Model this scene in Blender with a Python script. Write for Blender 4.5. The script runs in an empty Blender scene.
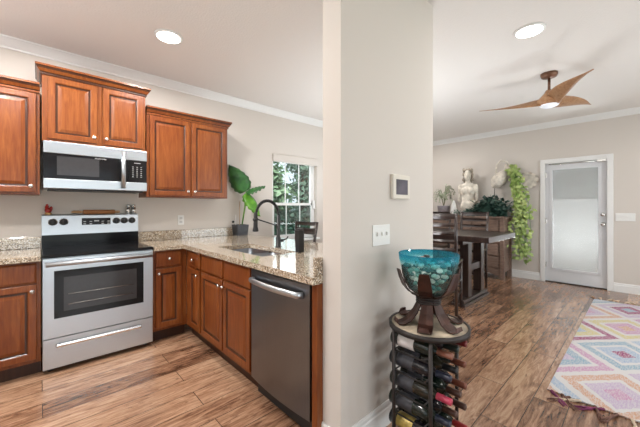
import bpy, bmesh, math, random
from mathutils import Vector, Matrix
R = math.radians
PI = math.pi
SC = bpy.context.scene
COL = SC.collection
random.seed(7)

# ------------------------------------------------------------------ camera, world, light, exposure
cam = bpy.data.objects.new('camera', bpy.data.cameras.new('camera'))
COL.objects.link(cam)
cam.location = (-0.014, -3.737, 1.281)
cam.rotation_euler = (R(90), 0, -0.747)
cam.data.sensor_width = 36
cam.data.lens = 300.2 / 640 * 36
cam.data.shift_x = (320 - 317.5) / 640
cam.data.shift_y = -(213.5 - 207.5) / 640
cam.data.clip_start = 0.05
cam.data.clip_end = 200
SC.camera = cam
SC.view_settings.view_transform = 'Standard'
SC.view_settings.look = 'None'
SC.view_settings.gamma = 1
SC.view_settings.use_curve_mapping = False
SC.view_settings.exposure = 0.3

world = bpy.data.worlds.new('sky')
SC.world = world
world.use_nodes = True
wb = world.node_tree.nodes['Background']
wb.inputs[0].default_value = (0.80, 0.90, 1.0, 1)
wb.inputs[1].default_value = 1.15


def lamp(name, kind, loc, rot, energy, color=(1, 1, 1), size=1, size_y=None, parent=None, spread=None):
    d = bpy.data.lights.new(name, kind)
    d.energy = energy
    d.color = color
    if kind == 'AREA':
        d.shape = 'RECTANGLE' if size_y else 'DISK'
        d.size = size
        if size_y:
            d.size_y = size_y
        if spread:
            d.spread = spread
    elif kind == 'SUN':
        d.angle = size
    o = bpy.data.objects.new(name, d)
    COL.objects.link(o)
    o.location = loc
    o.rotation_euler = rot
    if parent:
        o.parent = parent
    return o


lamp('sun', 'SUN', (0, -20, 20), (R(48), 0, R(-25)), 4.5, (1, 0.95, 0.88), R(1))
# daylight through the garden door, plus added fill through invented south and west windows
DAY = (0.93, 0.97, 1.0)
lamp('door_daylight', 'AREA', (6.9, -3.0, 1.2), (0, R(90), 0), 4, DAY, 1.6, 0.7)
# sunlit patio boards throwing light up through the glass of the door
lamp('patio_bounce', 'AREA', (7.5, -3.0, -0.1), (0, R(140), 0), 190, DAY, 1.0, 0.8, None, R(80))
lamp('south_window_fill', 'AREA', (4.1, -7.2, 1.0), (R(86), 0, 0), 80, DAY, 2.3, 1.8)
lamp('south_window_fill', 'AREA', (0.3, -7.2, 1.0), (R(85), 0, 0), 50, DAY, 2.3, 1.8)
lamp('west_window_fill', 'AREA', (-2.95, -3.6, 1.4), (0, R(-90), 0), 8, DAY, 1.4, 2.2)
lamp('window_daylight', 'AREA', (2.975, 0.45, 1.45), (R(-90), 0, 0), 11, DAY, 0.9, 1.2)
# three unseen lamps added, aimed upward to brighten ceilings and rooms
lamp('ceiling_bounce_fill', 'AREA', (4.4, -5.6, 0.7), (R(180), 0, 0), 19, (.92, .965, 1), 1.4, 1.2)
lamp('ceiling_bounce_fill', 'AREA', (3.3, -1.5, 0.95), (R(180), 0, 0), 26, (.92, .965, 1), 1.2, 1.2)
lamp('ceiling_bounce_fill', 'AREA', (-1.75, -1.9, 1.6), (R(180), 0, 0), 52, (.92, .965, 1), 1.2, 1.2)


# ------------------------------------------------------------------ materials
def nm(name):
    m = bpy.data.materials.new(name)
    m.use_nodes = True
    nt = m.node_tree
    return m, nt, nt.nodes['Principled BSDF']


def N(nt, t, **kw):
    n = nt.nodes.new(t)
    for k, v in kw.items():
        if k.startswith('i_'):
            key = k[2:]
            key = int(key) if key.isdigit() else key
            n.inputs[key].default_value = v
        else:
            setattr(n, k, v)
    return n


def ramp(nt, fac, stops, interp='LINEAR'):
    r = nt.nodes.new('ShaderNodeValToRGB')
    r.color_ramp.interpolation = interp
    e = r.color_ramp.elements
    while len(e) < len(stops):
        e.new(0.5)
    for i, (p, c) in enumerate(stops):
        e[i].position = p
        e[i].color = (*c, 1)
    if fac is not None:
        nt.links.new(fac, r.inputs[0])
    return r


def mth(nt, op, a, b=None):
    n = nt.nodes.new('ShaderNodeMath')
    n.operation = op
    for i, v in enumerate((a, b)):
        if v is None:
            continue
        if isinstance(v, (int, float)):
            n.inputs[i].default_value = v
        else:
            nt.links.new(v, n.inputs[i])
    return n.outputs[0]


def coords(nt, scale=(1, 1, 1), rot=(0, 0, 0), kind='Object'):
    tc = nt.nodes.new('ShaderNodeTexCoord')
    mp = nt.nodes.new('ShaderNodeMapping')
    mp.inputs['Scale'].default_value = scale
    mp.inputs['Rotation'].default_value = rot
    nt.links.new(tc.outputs[kind], mp.inputs[0])
    return mp.outputs[0]


def bump(nt, p, h, strength, dist=0.01):
    b = nt.nodes.new('ShaderNodeBump')
    b.inputs['Strength'].default_value = strength
    b.inputs['Distance'].default_value = dist
    nt.links.new(h, b.inputs['Height'])
    nt.links.new(b.outputs[0], p.inputs['Normal'])


def plain(name, c, rough=0.5, metal=0.0, noise=0.06, nscale=30, spec=0.5, **extra):
    m, nt, p = nm(name)
    n = N(nt, 'ShaderNodeTexNoise', i_Scale=nscale, i_Detail=3.0)
    nt.links.new(coords(nt), n.inputs['Vector'])
    lo = tuple(max(0, x * (1 - noise)) for x in c)
    hi = tuple(min(1, x * (1 + noise)) for x in c)
    r = ramp(nt, n.outputs[0], [(0.3, lo), (0.7, hi)])
    nt.links.new(r.outputs[0], p.inputs['Base Color'])
    p.inputs['Roughness'].default_value = rough
    p.inputs['Metallic'].default_value = metal
    p.inputs['Specular IOR Level'].default_value = spec
    for k, v in extra.items():
        p.inputs[k.replace('_', ' ')].default_value = v
    return m


def paint(name, c, bs=0.15, bscale=220, rough=0.85):
    m, nt, p = nm(name)
    p.inputs['Base Color'].default_value = (*c, 1)
    p.inputs['Roughness'].default_value = rough
    p.inputs['Specular IOR Level'].default_value = 0.25
    n = N(nt, 'ShaderNodeTexNoise', i_Scale=bscale, i_Detail=4.0)
    nt.links.new(coords(nt), n.inputs['Vector'])
    bump(nt, p, n.outputs[0], bs, 0.004)
    return m


def wood(name, c1, c2, c3, grain=(14, 14, 1.2), rough=0.35, coat=0.0):
    m, nt, p = nm(name)
    v = coords(nt, grain)
    n = N(nt, 'ShaderNodeTexNoise', i_Scale=4.0, i_Detail=6.0, i_Roughness=0.62, i_Distortion=0.6)
    nt.links.new(v, n.inputs['Vector'])
    n2 = N(nt, 'ShaderNodeTexNoise', i_Scale=1.1, i_Detail=2.0)
    nt.links.new(coords(nt, (3, 3, 1.5)), n2.inputs['Vector'])
    f = mth(nt, 'ADD', mth(nt, 'MULTIPLY', n.outputs[0], 0.6), mth(nt, 'MULTIPLY', n2.outputs[0], 0.4))
    r = ramp(nt, f, [(0.32, c1), (0.5, c2), (0.68, c3)])
    nt.links.new(r.outputs[0], p.inputs['Base Color'])
    p.inputs['Roughness'].default_value = rough
    p.inputs['Specular IOR Level'].default_value = 0.3
    p.inputs['Coat Weight'].default_value = coat
    p.inputs['Coat Roughness'].default_value = 0.2
    return m


def steel(name, c, rough=0.28, axis=(1, 1, 60), var=.12):
    m, nt, p = nm(name)
    n = N(nt, 'ShaderNodeTexNoise', i_Scale=6.0, i_Detail=4.0)
    nt.links.new(coords(nt, axis), n.inputs['Vector'])
    r = ramp(nt, n.outputs[0], [(0.3, tuple(x * 0.94 for x in c)), (0.7, c)])
    nt.links.new(r.outputs[0], p.inputs['Base Color'])
    p.inputs['Metallic'].default_value = 1.0
    rr = mth(nt, 'ADD', mth(nt, 'MULTIPLY', n.outputs[0], var), rough - var / 2)
    nt.links.new(rr, p.inputs['Roughness'])
    p.inputs['Anisotropic'].default_value = 0.5
    return m


def glassy(name, tint=(1, 1, 1), gloss=0.1, rough=0.02):
    """clear pane: tinted see-through plus a fresnel reflection"""
    m = bpy.data.materials.new(name)
    m.use_nodes = True
    nt = m.node_tree
    nt.nodes.clear()
    out = nt.nodes.new('ShaderNodeOutputMaterial')
    tr = N(nt, 'ShaderNodeBsdfTransparent')
    tr.inputs[0].default_value = (*tint, 1)
    gl = N(nt, 'ShaderNodeBsdfGlossy')
    gl.inputs['Roughness'].default_value = rough
    fr = N(nt, 'ShaderNodeFresnel')
    mix = nt.nodes.new('ShaderNodeMixShader')
    nt.links.new(mth(nt, 'MULTIPLY', fr.outputs[0], gloss * 10), mix.inputs[0])
    nt.links.new(tr.outputs[0], mix.inputs[1])
    nt.links.new(gl.outputs[0], mix.inputs[2])
    nt.links.new(mix.outputs[0], out.inputs[0])
    return m


def emit(name, c, s):
    m, nt, p = nm(name)
    p.inputs['Base Color'].default_value = (*c, 1)
    p.inputs['Emission Color'].default_value = (*c, 1)
    p.inputs['Emission Strength'].default_value = s
    return m


def granite():
    m, nt, p = nm('granite')
    v = coords(nt)
    n1 = N(nt, 'ShaderNodeTexNoise', i_Scale=80.0, i_Detail=6.0, i_Roughness=0.75)
    nt.links.new(v, n1.inputs['Vector'])
    base = ramp(nt, n1.outputs[0], [(0.36, (0.09, 0.055, 0.035)), (0.44, (0.30, 0.215, 0.14)), (0.54, (0.46, 0.37, 0.265)), (0.66, (0.60, 0.53, 0.43))])
    vo = N(nt, 'ShaderNodeTexVoronoi', i_Scale=190.0)
    nt.links.new(v, vo.inputs['Vector'])
    sep = N(nt, 'ShaderNodeSeparateColor')
    nt.links.new(vo.outputs['Color'], sep.inputs[0])
    dark = mth(nt, 'LESS_THAN', sep.outputs[0], 0.15)
    mx = nt.nodes.new('ShaderNodeMix')
    mx.data_type = 'RGBA'
    nt.links.new(dark, mx.inputs[0])
    nt.links.new(base.outputs[0], mx.inputs[6])
    mx.inputs[7].default_value = (0.055, 0.04, 0.035, 1)
    lt = mth(nt, 'GREATER_THAN', sep.outputs[1], 0.86)
    mx2 = nt.nodes.new('ShaderNodeMix')
    mx2.data_type = 'RGBA'
    nt.links.new(lt, mx2.inputs[0])
    nt.links.new(mx.outputs[2], mx2.inputs[6])
    mx2.inputs[7].default_value = (0.80, 0.74, 0.63, 1)
    nt.links.new(mx2.outputs[2], p.inputs['Base Color'])
    p.inputs['Roughness'].default_value = 0.12
    p.inputs['Coat Weight'].default_value = 0.5
    p.inputs['Coat Roughness'].default_value = 0.05
    return m


def floor_mat():
    m, nt, p = nm('scraped_plank_floor')
    v = coords(nt)
    br = nt.nodes.new('ShaderNodeTexBrick')
    br.offset = 0.37
    br.offset_frequency = 2
    br.inputs['Scale'].default_value = 1
    br.inputs['Brick Width'].default_value = 1.22
    br.inputs['Row Height'].default_value = 0.18
    br.inputs['Mortar Size'].default_value = 0.0022
    br.inputs['Mortar Smooth'].default_value = 0.1
    br.inputs['Bias'].default_value = 0
    br.inputs['Color1'].default_value = (0, 0, 0, 1)
    br.inputs['Color2'].default_value = (1, 1, 1, 1)
    br.inputs['Mortar'].default_value = (0.5, 0.5, 0.5, 1)
    nt.links.new(v, br.inputs['Vector'])
    tone = N(nt, 'ShaderNodeSeparateColor')
    nt.links.new(br.outputs['Color'], tone.inputs[0])
    # grain, shifted plank by plank
    off = N(nt, 'ShaderNodeCombineXYZ')
    nt.links.new(mth(nt, 'MULTIPLY', tone.outputs[0], 37.0), off.inputs[2])
    add = nt.nodes.new('ShaderNodeVectorMath')
    nt.links.new(coords(nt, (1.7, 13, 1)), add.inputs[0])
    nt.links.new(off.outputs[0], add.inputs[1])
    g = N(nt, 'ShaderNodeTexNoise', i_Scale=2.2, i_Detail=10.0, i_Roughness=0.7, i_Distortion=1.5)
    nt.links.new(add.outputs[0], g.inputs['Vector'])
    g2 = N(nt, 'ShaderNodeTexNoise', i_Scale=1.7, i_Detail=3.0, i_Distortion=0.5)
    nt.links.new(coords(nt, (1, 4, 1)), g2.inputs['Vector'])
    f = mth(nt, 'ADD', mth(nt, 'MULTIPLY', g.outputs[0], 0.62),
            mth(nt, 'ADD', mth(nt, 'MULTIPLY', g2.outputs[0], 0.26), mth(nt, 'MULTIPLY', tone.outputs[0], 0.12)))
    r = ramp(nt, f, [(0.35, (0.045, 0.020, 0.011)), (0.43, (0.17, 0.083, 0.047)), (0.51, (0.33, 0.185, 0.112)), (0.63, (0.54, 0.35, 0.23))])
    kn = N(nt, 'ShaderNodeTexNoise', i_Scale=2.6, i_Detail=7.0, i_Roughness=0.72, i_Distortion=2.2)
    nt.links.new(coords(nt, (1.3, 3.6, 1)), kn.inputs['Vector'])
    kr = ramp(nt, kn.outputs[0], [(0.30, (0.36, 0.31, 0.29)), (0.43, (0.92, 0.9, 0.88)), (0.6, (0.92, 0.9, 0.88)), (0.70, (1.12, 1.15, 1.18))])
    km = nt.nodes.new('ShaderNodeMix')
    km.data_type = 'RGBA'
    km.blend_type = 'MULTIPLY'
    km.inputs[0].default_value = 1
    nt.links.new(r.outputs[0], km.inputs[6])
    nt.links.new(kr.outputs[0], km.inputs[7])
    mx = nt.nodes.new('ShaderNodeMix')
    mx.data_type = 'RGBA'
    nt.links.new(br.outputs['Fac'], mx.inputs[0])
    nt.links.new(km.outputs[2], mx.inputs[6])
    mx.inputs[7].default_value = (0.06, 0.03, 0.016, 1)
    nt.links.new(mx.outputs[2], p.inputs['Base Color'])
    p.inputs['Roughness'].default_value = 0.25
    p.inputs['Coat Weight'].default_value = 0.5
    p.inputs['Coat Roughness'].default_value = 0.16
    w = N(nt, 'ShaderNodeTexNoise', i_Scale=3.0, i_Detail=3.0, i_Distortion=0.4)
    nt.links.new(coords(nt, (7, 3.5, 1)), w.inputs['Vector'])
    h = mth(nt, 'SUBTRACT', mth(nt, 'ADD', w.outputs[0], mth(nt, 'MULTIPLY', g.outputs[0], 0.25)), br.outputs['Fac'])
    bump(nt, p, h, 0.8, 0.007)
    return m


def rug_mat():
    m, nt, p = nm('woven_diamond_rug')
    tc = nt.nodes.new('ShaderNodeTexCoord')
    wob = N(nt, 'ShaderNodeTexNoise', i_Scale=26.0, i_Detail=2.0)
    nt.links.new(tc.outputs['Object'], wob.inputs['Vector'])
    sx = N(nt, 'ShaderNodeSeparateXYZ')
    nt.links.new(tc.outputs['Object'], sx.inputs[0])
    wv = mth(nt, 'MULTIPLY', mth(nt, 'SUBTRACT', wob.outputs[0], 0.5), 0.10)
    u = mth(nt, 'ADD', mth(nt, 'DIVIDE', sx.outputs[0], 0.41), wv)
    w = mth(nt, 'DIVIDE', sx.outputs[1], 0.345)
    s = mth(nt, 'MULTIPLY', mth(nt, 'ADD', u, w), 0.5)
    t = mth(nt, 'MULTIPLY', mth(nt, 'SUBTRACT', u, w), 0.5)
    s = mth(nt, 'ADD', s, 0.5)
    t = mth(nt, 'ADD', t, 0.5)
    fs, ft = mth(nt, 'FLOOR', s), mth(nt, 'FLOOR', t)
    ds = mth(nt, 'ABSOLUTE', mth(nt, 'SUBTRACT', mth(nt, 'SUBTRACT', s, fs), 0.5))
    dt = mth(nt, 'ABSOLUTE', mth(nt, 'SUBTRACT', mth(nt, 'SUBTRACT', t, ft), 0.5))
    d = mth(nt, 'MULTIPLY', mth(nt, 'MAXIMUM', ds, dt), 2.0)
    idx = mth(nt, 'ADD', mth(nt, 'ADD', mth(nt, 'MULTIPLY', fs, 5.0), mth(nt, 'MULTIPLY', ft, 3.0)), 701.5)
    pick = mth(nt, 'DIVIDE', mth(nt, 'MODULO', idx, 7.0), 7.0)
    pick2 = mth(nt, 'DIVIDE', mth(nt, 'MODULO', mth(nt, 'ADD', idx, 3.0), 7.0), 7.0)
    pick3 = mth(nt, 'DIVIDE', mth(nt, 'MODULO', mth(nt, 'ADD', idx, 5.0), 7.0), 7.0)
    pal = [(0.50, 0.27, 0.42), (0.27, 0.03, 0.13), (0.55, 0.32, 0.22), (0.25, 0.37, 0.47), (0.56, 0.49, 0.22), (0.48, 0.38, 0.52), (0.33, 0.42, 0.55)]
    c1 = ramp(nt, pick, [(i / 7, c) for i, c in enumerate(pal)], 'CONSTANT')
    c2 = ramp(nt, pick2, [(i / 7, c) for i, c in enumerate(pal)], 'CONSTANT')
    c3 = ramp(nt, pick3, [(i / 7, c) for i, c in enumerate(pal)], 'CONSTANT')
    cream = (0.60, 0.585, 0.58)

    def mixc(fac, a, b):
        mx = nt.nodes.new('ShaderNodeMix')
        mx.data_type = 'RGBA'
        nt.links.new(fac, mx.inputs[0])
        for i, q in ((6, a), (7, b)):
            if isinstance(q, tuple):
                mx.inputs[i].default_value = (*q, 1)
            else:
                nt.links.new(q, mx.inputs[i])
        return mx.outputs[2]
    inner = mixc(mth(nt, 'LESS_THAN', d, 0.22), c2.outputs[0], c3.outputs[0])
    inner = mixc(mth(nt, 'GREATER_THAN', d, 0.52), inner, cream)
    ring = mixc(mth(nt, 'GREATER_THAN', d, 0.64), inner, c1.outputs[0])
    full = mixc(mth(nt, 'GREATER_THAN', d, 0.90), ring, cream)
    st = N(nt, 'ShaderNodeTexNoise', i_Scale=9.0, i_Detail=4.0, i_Roughness=0.8)
    mp = nt.nodes.new('ShaderNodeMapping')
    mp.inputs['Scale'].default_value = (3.0, 12, 1)
    nt.links.new(tc.outputs['Object'], mp.inputs[0])
    nt.links.new(mp.outputs[0], st.inputs['Vector'])
    fade = ramp(nt, st.outputs[0], [(0.42, (0, 0, 0)), (0.60, (0.72, 0.72, 0.72))])
    fin = mixc(fade.outputs[0], full, cream)
    nt.links.new(fin, p.inputs['Base Color'])
    p.inputs['Roughness'].default_value = 0.95
    p.inputs['Specular IOR Level'].default_value = 0.1
    bump(nt, p, st.outputs[0], 0.5, 0.01)
    return m


def leaf_mat(name, c1, c2, rough=0.4):
    m, nt, p = nm(name)
    n = N(nt, 'ShaderNodeTexNoise', i_Scale=9.0, i_Detail=3.0)
    nt.links.new(coords(nt), n.inputs['Vector'])
    r = ramp(nt, n.outputs[0], [(0.36, c1), (0.64, c2)])
    nt.links.new(r.outputs[0], p.inputs['Base Color'])
    p.inputs['Roughness'].default_value = rough
    return m


M = {}
M['wall'] = paint('warm_wall_paint', (0.635, 0.59, 0.545))
M['ceiling'] = paint('textured_ceiling', (0.765, 0.735, 0.705), 0.6, 70)
M['trim'] = plain('white_trim', (0.78, 0.78, 0.77), 0.4, noise=0.01)
M['floor'] = floor_mat()
M['cab'] = wood('cherry_cabinet', (0.12, 0.025, 0.006), (0.19, 0.050, 0.011), (0.28, 0.092, 0.022), rough=0.32, coat=0.08)
M['cab_lo'] = M['cab']
M['glaze'] = wood('dark_glazed_cherry', (0.025, 0.008, 0.004), (0.045, 0.014, 0.006), (0.065, 0.022, 0.008), rough=0.3, coat=0.3)
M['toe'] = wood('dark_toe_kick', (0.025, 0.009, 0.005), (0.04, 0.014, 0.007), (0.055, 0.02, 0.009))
M['granite'] = granite()
M['steel'] = steel('brushed_steel', (0.57, 0.61, 0.65), 0.36)
M['steel_v'] = steel('brushed_steel_dark', (0.215, 0.23, 0.25), 0.29, (60, 60, 1), .03)
M['chrome'] = plain('satin_nickel', (0.75, 0.74, 0.72), 0.25, 1.0, 0.02)
M['black_panel'] = plain('black_enamel', (0.006, 0.006, 0.007), 0.1, noise=0.02, spec=0.1)
M['black_gloss'] = plain('black_glass', (0.010, 0.010, 0.011), 0.08, noise=0.02, spec=0.25)
M['grey_gloss'] = plain('smoked_glass', (0.045, 0.044, 0.046), 0.1, noise=0.05, spec=0.3)
M['black'] = plain('matte_black', (0.016, 0.016, 0.017), 0.45, noise=0.1)
M['iron'] = plain('dark_iron', (0.045, 0.038, 0.036), 0.5, 0.6, 0.15)
M['rust'] = plain('brown_forged_metal', (0.055, 0.022, 0.015), 0.38, 0.45, 0.45, 18)
M['white_plastic'] = plain('white_plastic', (0.78, 0.78, 0.76), 0.35, noise=0.01)
M['print'] = plain('pale_print', (0.55, 0.55, 0.55), 0.5, noise=0.01)
M['espresso'] = wood('espresso_wood', (0.018, 0.011, 0.010), (0.032, 0.019, 0.016), (0.055, 0.034, 0.028), rough=0.3, coat=0.9)
M['buffet'] = wood('weathered_brown_wood', (0.13, 0.083, 0.063), (0.22, 0.15, 0.118), (0.32, 0.23, 0.185), (3, 1.5, 14), 0.5)
M['glass'] = glassy('window_glass', (0.95, 0.97, 0.97), 0.06)
M['stone'] = plain('aged_plaster', (0.66, 0.61, 0.53), 0.8, noise=0.25, nscale=14)
M['leaf_dark'] = leaf_mat('dark_ivy_leaf', (0.012, 0.035, 0.026), (0.045, 0.095, 0.075))
M['leaf_light'] = leaf_mat('lime_pothos_leaf', (0.19, 0.30, 0.06), (0.50, 0.60, 0.22))
M['leaf_big'] = leaf_mat('deep_green_leaf', (0.015, 0.075, 0.02), (0.05, 0.18, 0.045), 0.28)
M['leaf_new'] = leaf_mat('fresh_green_leaf', (0.05, 0.19, 0.015), (0.13, 0.33, 0.03), 0.3)
M['tree_a'] = leaf_mat('tree_leaf', (0.09, 0.19, 0.10), (0.27, 0.40, 0.24), 0.6)
M['tree_b'] = leaf_mat('pine_leaf', (0.08, 0.16, 0.11), (0.22, 0.34, 0.26), 0.6)
M['bark'] = plain('bark', (0.10, 0.07, 0.05), 0.9, noise=0.3)
M['grass'] = plain('lawn', (0.10, 0.17, 0.05), 0.9, noise=0.3, nscale=4)
M['rug'] = rug_mat()


# ------------------------------------------------------------------ mesh helpers
class MB:
    def __init__(s):
        s.bm = bmesh.new()

    def box(s, x0, x1, y0, y1, z0, z1, bev=0.0):
        b = bmesh.new() if bev else s.bm
        v = [b.verts.new((x, y, z)) for x in (x0, x1) for y in (y0, y1) for z in (z0, z1)]
        for q in ((0, 1, 3, 2), (4, 6, 7, 5), (0, 4, 5, 1), (2, 3, 7, 6), (0, 2, 6, 4), (1, 5, 7, 3)):
            b.faces.new([v[i] for i in q])
        if bev:
            bmesh.ops.bevel(b, geom=b.edges[:], offset=bev, segments=2, profile=0.5, affect='EDGES')
            s.merge(b)
        return s

    def merge(s, b):
        vm = {v: s.bm.verts.new(v.co) for v in b.verts}
        for f in b.faces:
            nf = s.bm.faces.new([vm[v] for v in f.verts])
            nf.smooth = f.smooth
        b.free()

    def xf(s, mat):
        bmesh.ops.transform(s.bm, matrix=mat, verts=s.bm.verts)
        return s

    def rings(s, rs, cap=True, smooth=False, closed=False):
        """skin a list of equally long vertex loops"""
        L = [[s.bm.verts.new(p) for p in r] for r in rs]
        n = len(L[0])
        pairs = list(zip(L[:-1], L[1:])) + ([(L[-1], L[0])] if closed else [])
        for a, b in pairs:
            for i in range(n):
                f = s.bm.faces.new((a[i], a[(i + 1) % n], b[(i + 1) % n], b[i]))
                f.smooth = smooth
        if cap and not closed:
            s.bm.faces.new(L[0][::-1])
            s.bm.faces.new(L[-1])
        return s

    def lathe(s, prof, c=(0, 0, 0), n=24, cap=True, ax='Z'):
        rs = []
        for r, z in prof:
            ring = []
            for i in range(n):
                a = 2 * PI * i / n
                x, y = max(r, 1e-4) * math.cos(a), max(r, 1e-4) * math.sin(a)
                p = (x, y, z) if ax == 'Z' else ((x, -z, y) if ax == 'Y' else (z, x, y))
                ring.append((c[0] + p[0], c[1] + p[1], c[2] + p[2]))
            rs.append(ring)
        return s.rings(rs, cap, True)

    def tube(s, pts, r, n=8, cap=True, closed=False):
        pts = [Vector(p) for p in pts]
        rs = []
        up = None
        m = len(pts)
        for i, p in enumerate(pts):
            if closed:
                t = pts[(i + 1) % m] - pts[i - 1]
            else:
                t = pts[min(i + 1, m - 1)] - pts[max(i - 1, 0)]
            t.normalize()
            if up is None:
                up = Vector((0, 0, 1)) if abs(t.z) < 0.9 else Vector((1, 0, 0))
            a = t.cross(up)
            a.normalize()
            up = a.cross(t)
            up.normalize()
            rr = r[i] if isinstance(r, (list, tuple)) else r
            rs.append([p + (a * math.cos(2 * PI * k / n) + up * math.sin(2 * PI * k / n)) * rr for k in range(n)])
        return s.rings(rs, cap, True, closed)

    def strip(s, pts, widths, thick, side):
        """a bent bar: path of points, half widths along `side`, given thickness"""
        pts = [Vector(p) for p in pts]
        side = Vector(side)
        rs = []
        for i, p in enumerate(pts):
            t = pts[min(i + 1, len(pts) - 1)] - pts[max(i - 1, 0)]
            t.normalize()
            nrm = t.cross(side)
            nrm.normalize()
            w = widths[i] if isinstance(widths, (list, tuple)) else widths
            rs.append([p + side * w + nrm * thick / 2, p + nrm * thick * 0.9, p - side * w + nrm * thick / 2,
                       p - side * w - nrm * thick / 2, p - nrm * thick * 0.1, p + side * w - nrm * thick / 2])
        return s.rings(rs)

    def ball(s, c, r, sub=2, sc=(1, 1, 1), rot=None, jitter=0):
        b = bmesh.new()
        bmesh.ops.create_icosphere(b, subdivisions=sub, radius=1)
        m = Matrix.Translation(c) @ (rot or Matrix()) @ Matrix.Diagonal((r * sc[0], r * sc[1], r * sc[2], 1))
        for v in b.verts:
            if jitter:
                v.co *= 1 + random.uniform(-jitter, jitter)
            v.co = m @ v.co
        for f in b.faces:
            f.smooth = True
        s.merge(b)
        return s

    def leaf(s, p, d, nrm, L, W, curl=0.15):
        """small pointed leaf of four quads"""
        d = d.normalized()
        sd = d.cross(nrm)
        if sd.length < 1e-3:
            sd = d.cross(Vector((1, 0, 0.2)))
        sd.normalize()
        n2 = sd.cross(d)
        q = [p, p + d * L * .4 + sd * W - n2 * L * curl * .2, p + d * L - n2 * L * curl, p + d * L * .4 - sd * W - n2 * L * curl * .2, p + d * L * .45 + n2 * L * .05]
        v = [s.bm.verts.new(x) for x in q]
        for a, b in ((0, 1), (1, 2), (2, 3), (3, 0)):
            s.bm.faces.new((v[a], v[b], v[4])).smooth = True
        return s

    def build(s, name, mat, parent=None, label=None):
        me = bpy.data.meshes.new(name)
        bmesh.ops.recalc_face_normals(s.bm, faces=s.bm.faces)
        s.bm.to_mesh(me)
        s.bm.free()
        me.materials.append(M[mat] if isinstance(mat, str) else mat)
        if mat == 'cab':
            me.materials.append(M['glaze'])
        o = bpy.data.objects.new(name, me)
        COL.objects.link(o)
        if parent:
            o.parent = parent
        if label:
            o['label'] = label
        return o


def thing(name, label, cat, loc=(0, 0, 0), rz=0.0, group=None):
    o = bpy.data.objects.new(name, None)
    COL.objects.link(o)
    o.empty_display_size = 0.1
    o.location = loc
    o.rotation_euler = (0, 0, rz)
    o['label'] = label
    o['category'] = cat
    if group:
        o['group'] = group
    return o


def tag(o, label, cat, group=None):
    o['label'] = label
    o['category'] = cat
    if group:
        o['group'] = group
    return o


def struct(o):
    o['kind'] = 'structure'
    return o


def kids(o):
    return [c for c in bpy.data.objects if c.parent == o]


def copy_tree(o, parent=None):
    c = o.copy()
    COL.objects.link(c)
    if parent:
        c.parent = parent
    for k in kids(o):
        copy_tree(k, c)
    return c


def lettering(txt, size, loc, rot, mat, parent, name='lettering'):
    cu = bpy.data.curves.new(name, 'FONT')
    cu.body = txt
    cu.size = size
    cu.align_x = 'CENTER'
    cu.align_y = 'CENTER'
    cu.extrude = 0.0004
    t = bpy.data.objects.new(name, cu)
    COL.objects.link(t)
    bpy.context.view_layer.update()
    dg = bpy.context.evaluated_depsgraph_get()
    me = bpy.data.meshes.new_from_object(t.evaluated_get(dg))
    bpy.data.objects.remove(t)
    o = bpy.data.objects.new(name, me)
    me.materials.clear()
    me.materials.append(M[mat])
    COL.objects.link(o)
    o.location = loc
    o.rotation_euler = rot
    o.parent = parent
    return o


# ------------------------------------------------------------------ room shell
XW, XE, YS, H = -2.6, 6.443, -6.8, 2.745
T = 0.14


def wall(name, axis, f0, f1, a0, a1, holes=(), mat='wall'):
    """slab between f0..f1, running a0..a1, with rectangular openings (a, b, z0, z1)"""
    m = MB()
    cuts = sorted({a0, a1, *[h[0] for h in holes], *[h[1] for h in holes]})
    for p, q in zip(cuts[:-1], cuts[1:]):
        hs = [h for h in holes if h[0] <= p and q <= h[1]]
        spans = [(0, H)] if not hs else [(0, hs[0][2]), (hs[0][3], H)]
        for z0, z1 in spans:
            if z1 - z0 > 1e-4:
                if axis == 'X':
                    m.box(p, q, f0, f1, z0, z1)
                else:
                    m.box(f0, f1, p, q, z0, z1)
    return struct(m.build(name, mat))


WIN = (2.53, 3.43, 0.78, 2.065)
DOOR = (-3.385, -2.585, 0.0, 2.045)
struct(MB().box(XW - T, XE + T, YS - T, T, -0.1, 0).build('floor', 'floor'))
struct(MB().box(XW - T, XE + T, YS - T, T, H, H + 0.12).build('ceiling', 'ceiling'))
wall('wall_north', 'X', 0, T, XW, XE + T, [WIN])
wall('wall_east', 'Y', XE, XE + T, YS, 0, [DOOR])
SWIN = [(-0.9, 1.5, 0.25, 2.3), (2.9, 5.3, 0.25, 2.3)]  # unseen openings added behind the camera to let fill light in
wall('wall_south', 'X', YS - T, YS, XW, XE + T, SWIN)
WWIN = (-4.7, -2.5, 0.7, 2.2)  # unseen opening added so fill light can enter from the west
wall('wall_west', 'Y', XW - T, XW, YS, 0, [WWIN])
PX0, PX1, PY0, PY1 = 1.101, 2.083, -2.706, -2.575
struct(MB().box(PX0, PX1, PY0, PY1, 0, H).build('wall_partition', 'wall'))


def crown(name, p0, p1, nrm):
    """crown moulding along p0-p1, wall normal nrm"""
    prof = [(0, -0.088), (0.010, -0.088), (0.012, -0.075), (0.022, -0.066), (0.045, -0.036), (0.062, -0.016), (0.070, -0.012), (0.072, 0), (0, 0)]
    rs = [[(p[0] + nrm[0] * a, p[1] + nrm[1] * a, H + b) for a, b in prof] for p in (p0, p1)]
    return struct(MB().rings(rs).build(name, 'trim'))


crown('trim_1', (XW, 0), (XE, 0), (0, -1))
crown('trim_2', (XE, YS), (XE, 0), (-1, 0))
crown('trim_3', (XW, YS), (XE, YS), (0, 1))
crown('trim_4', (XW, YS), (XW, 0), (1, 0))


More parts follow.
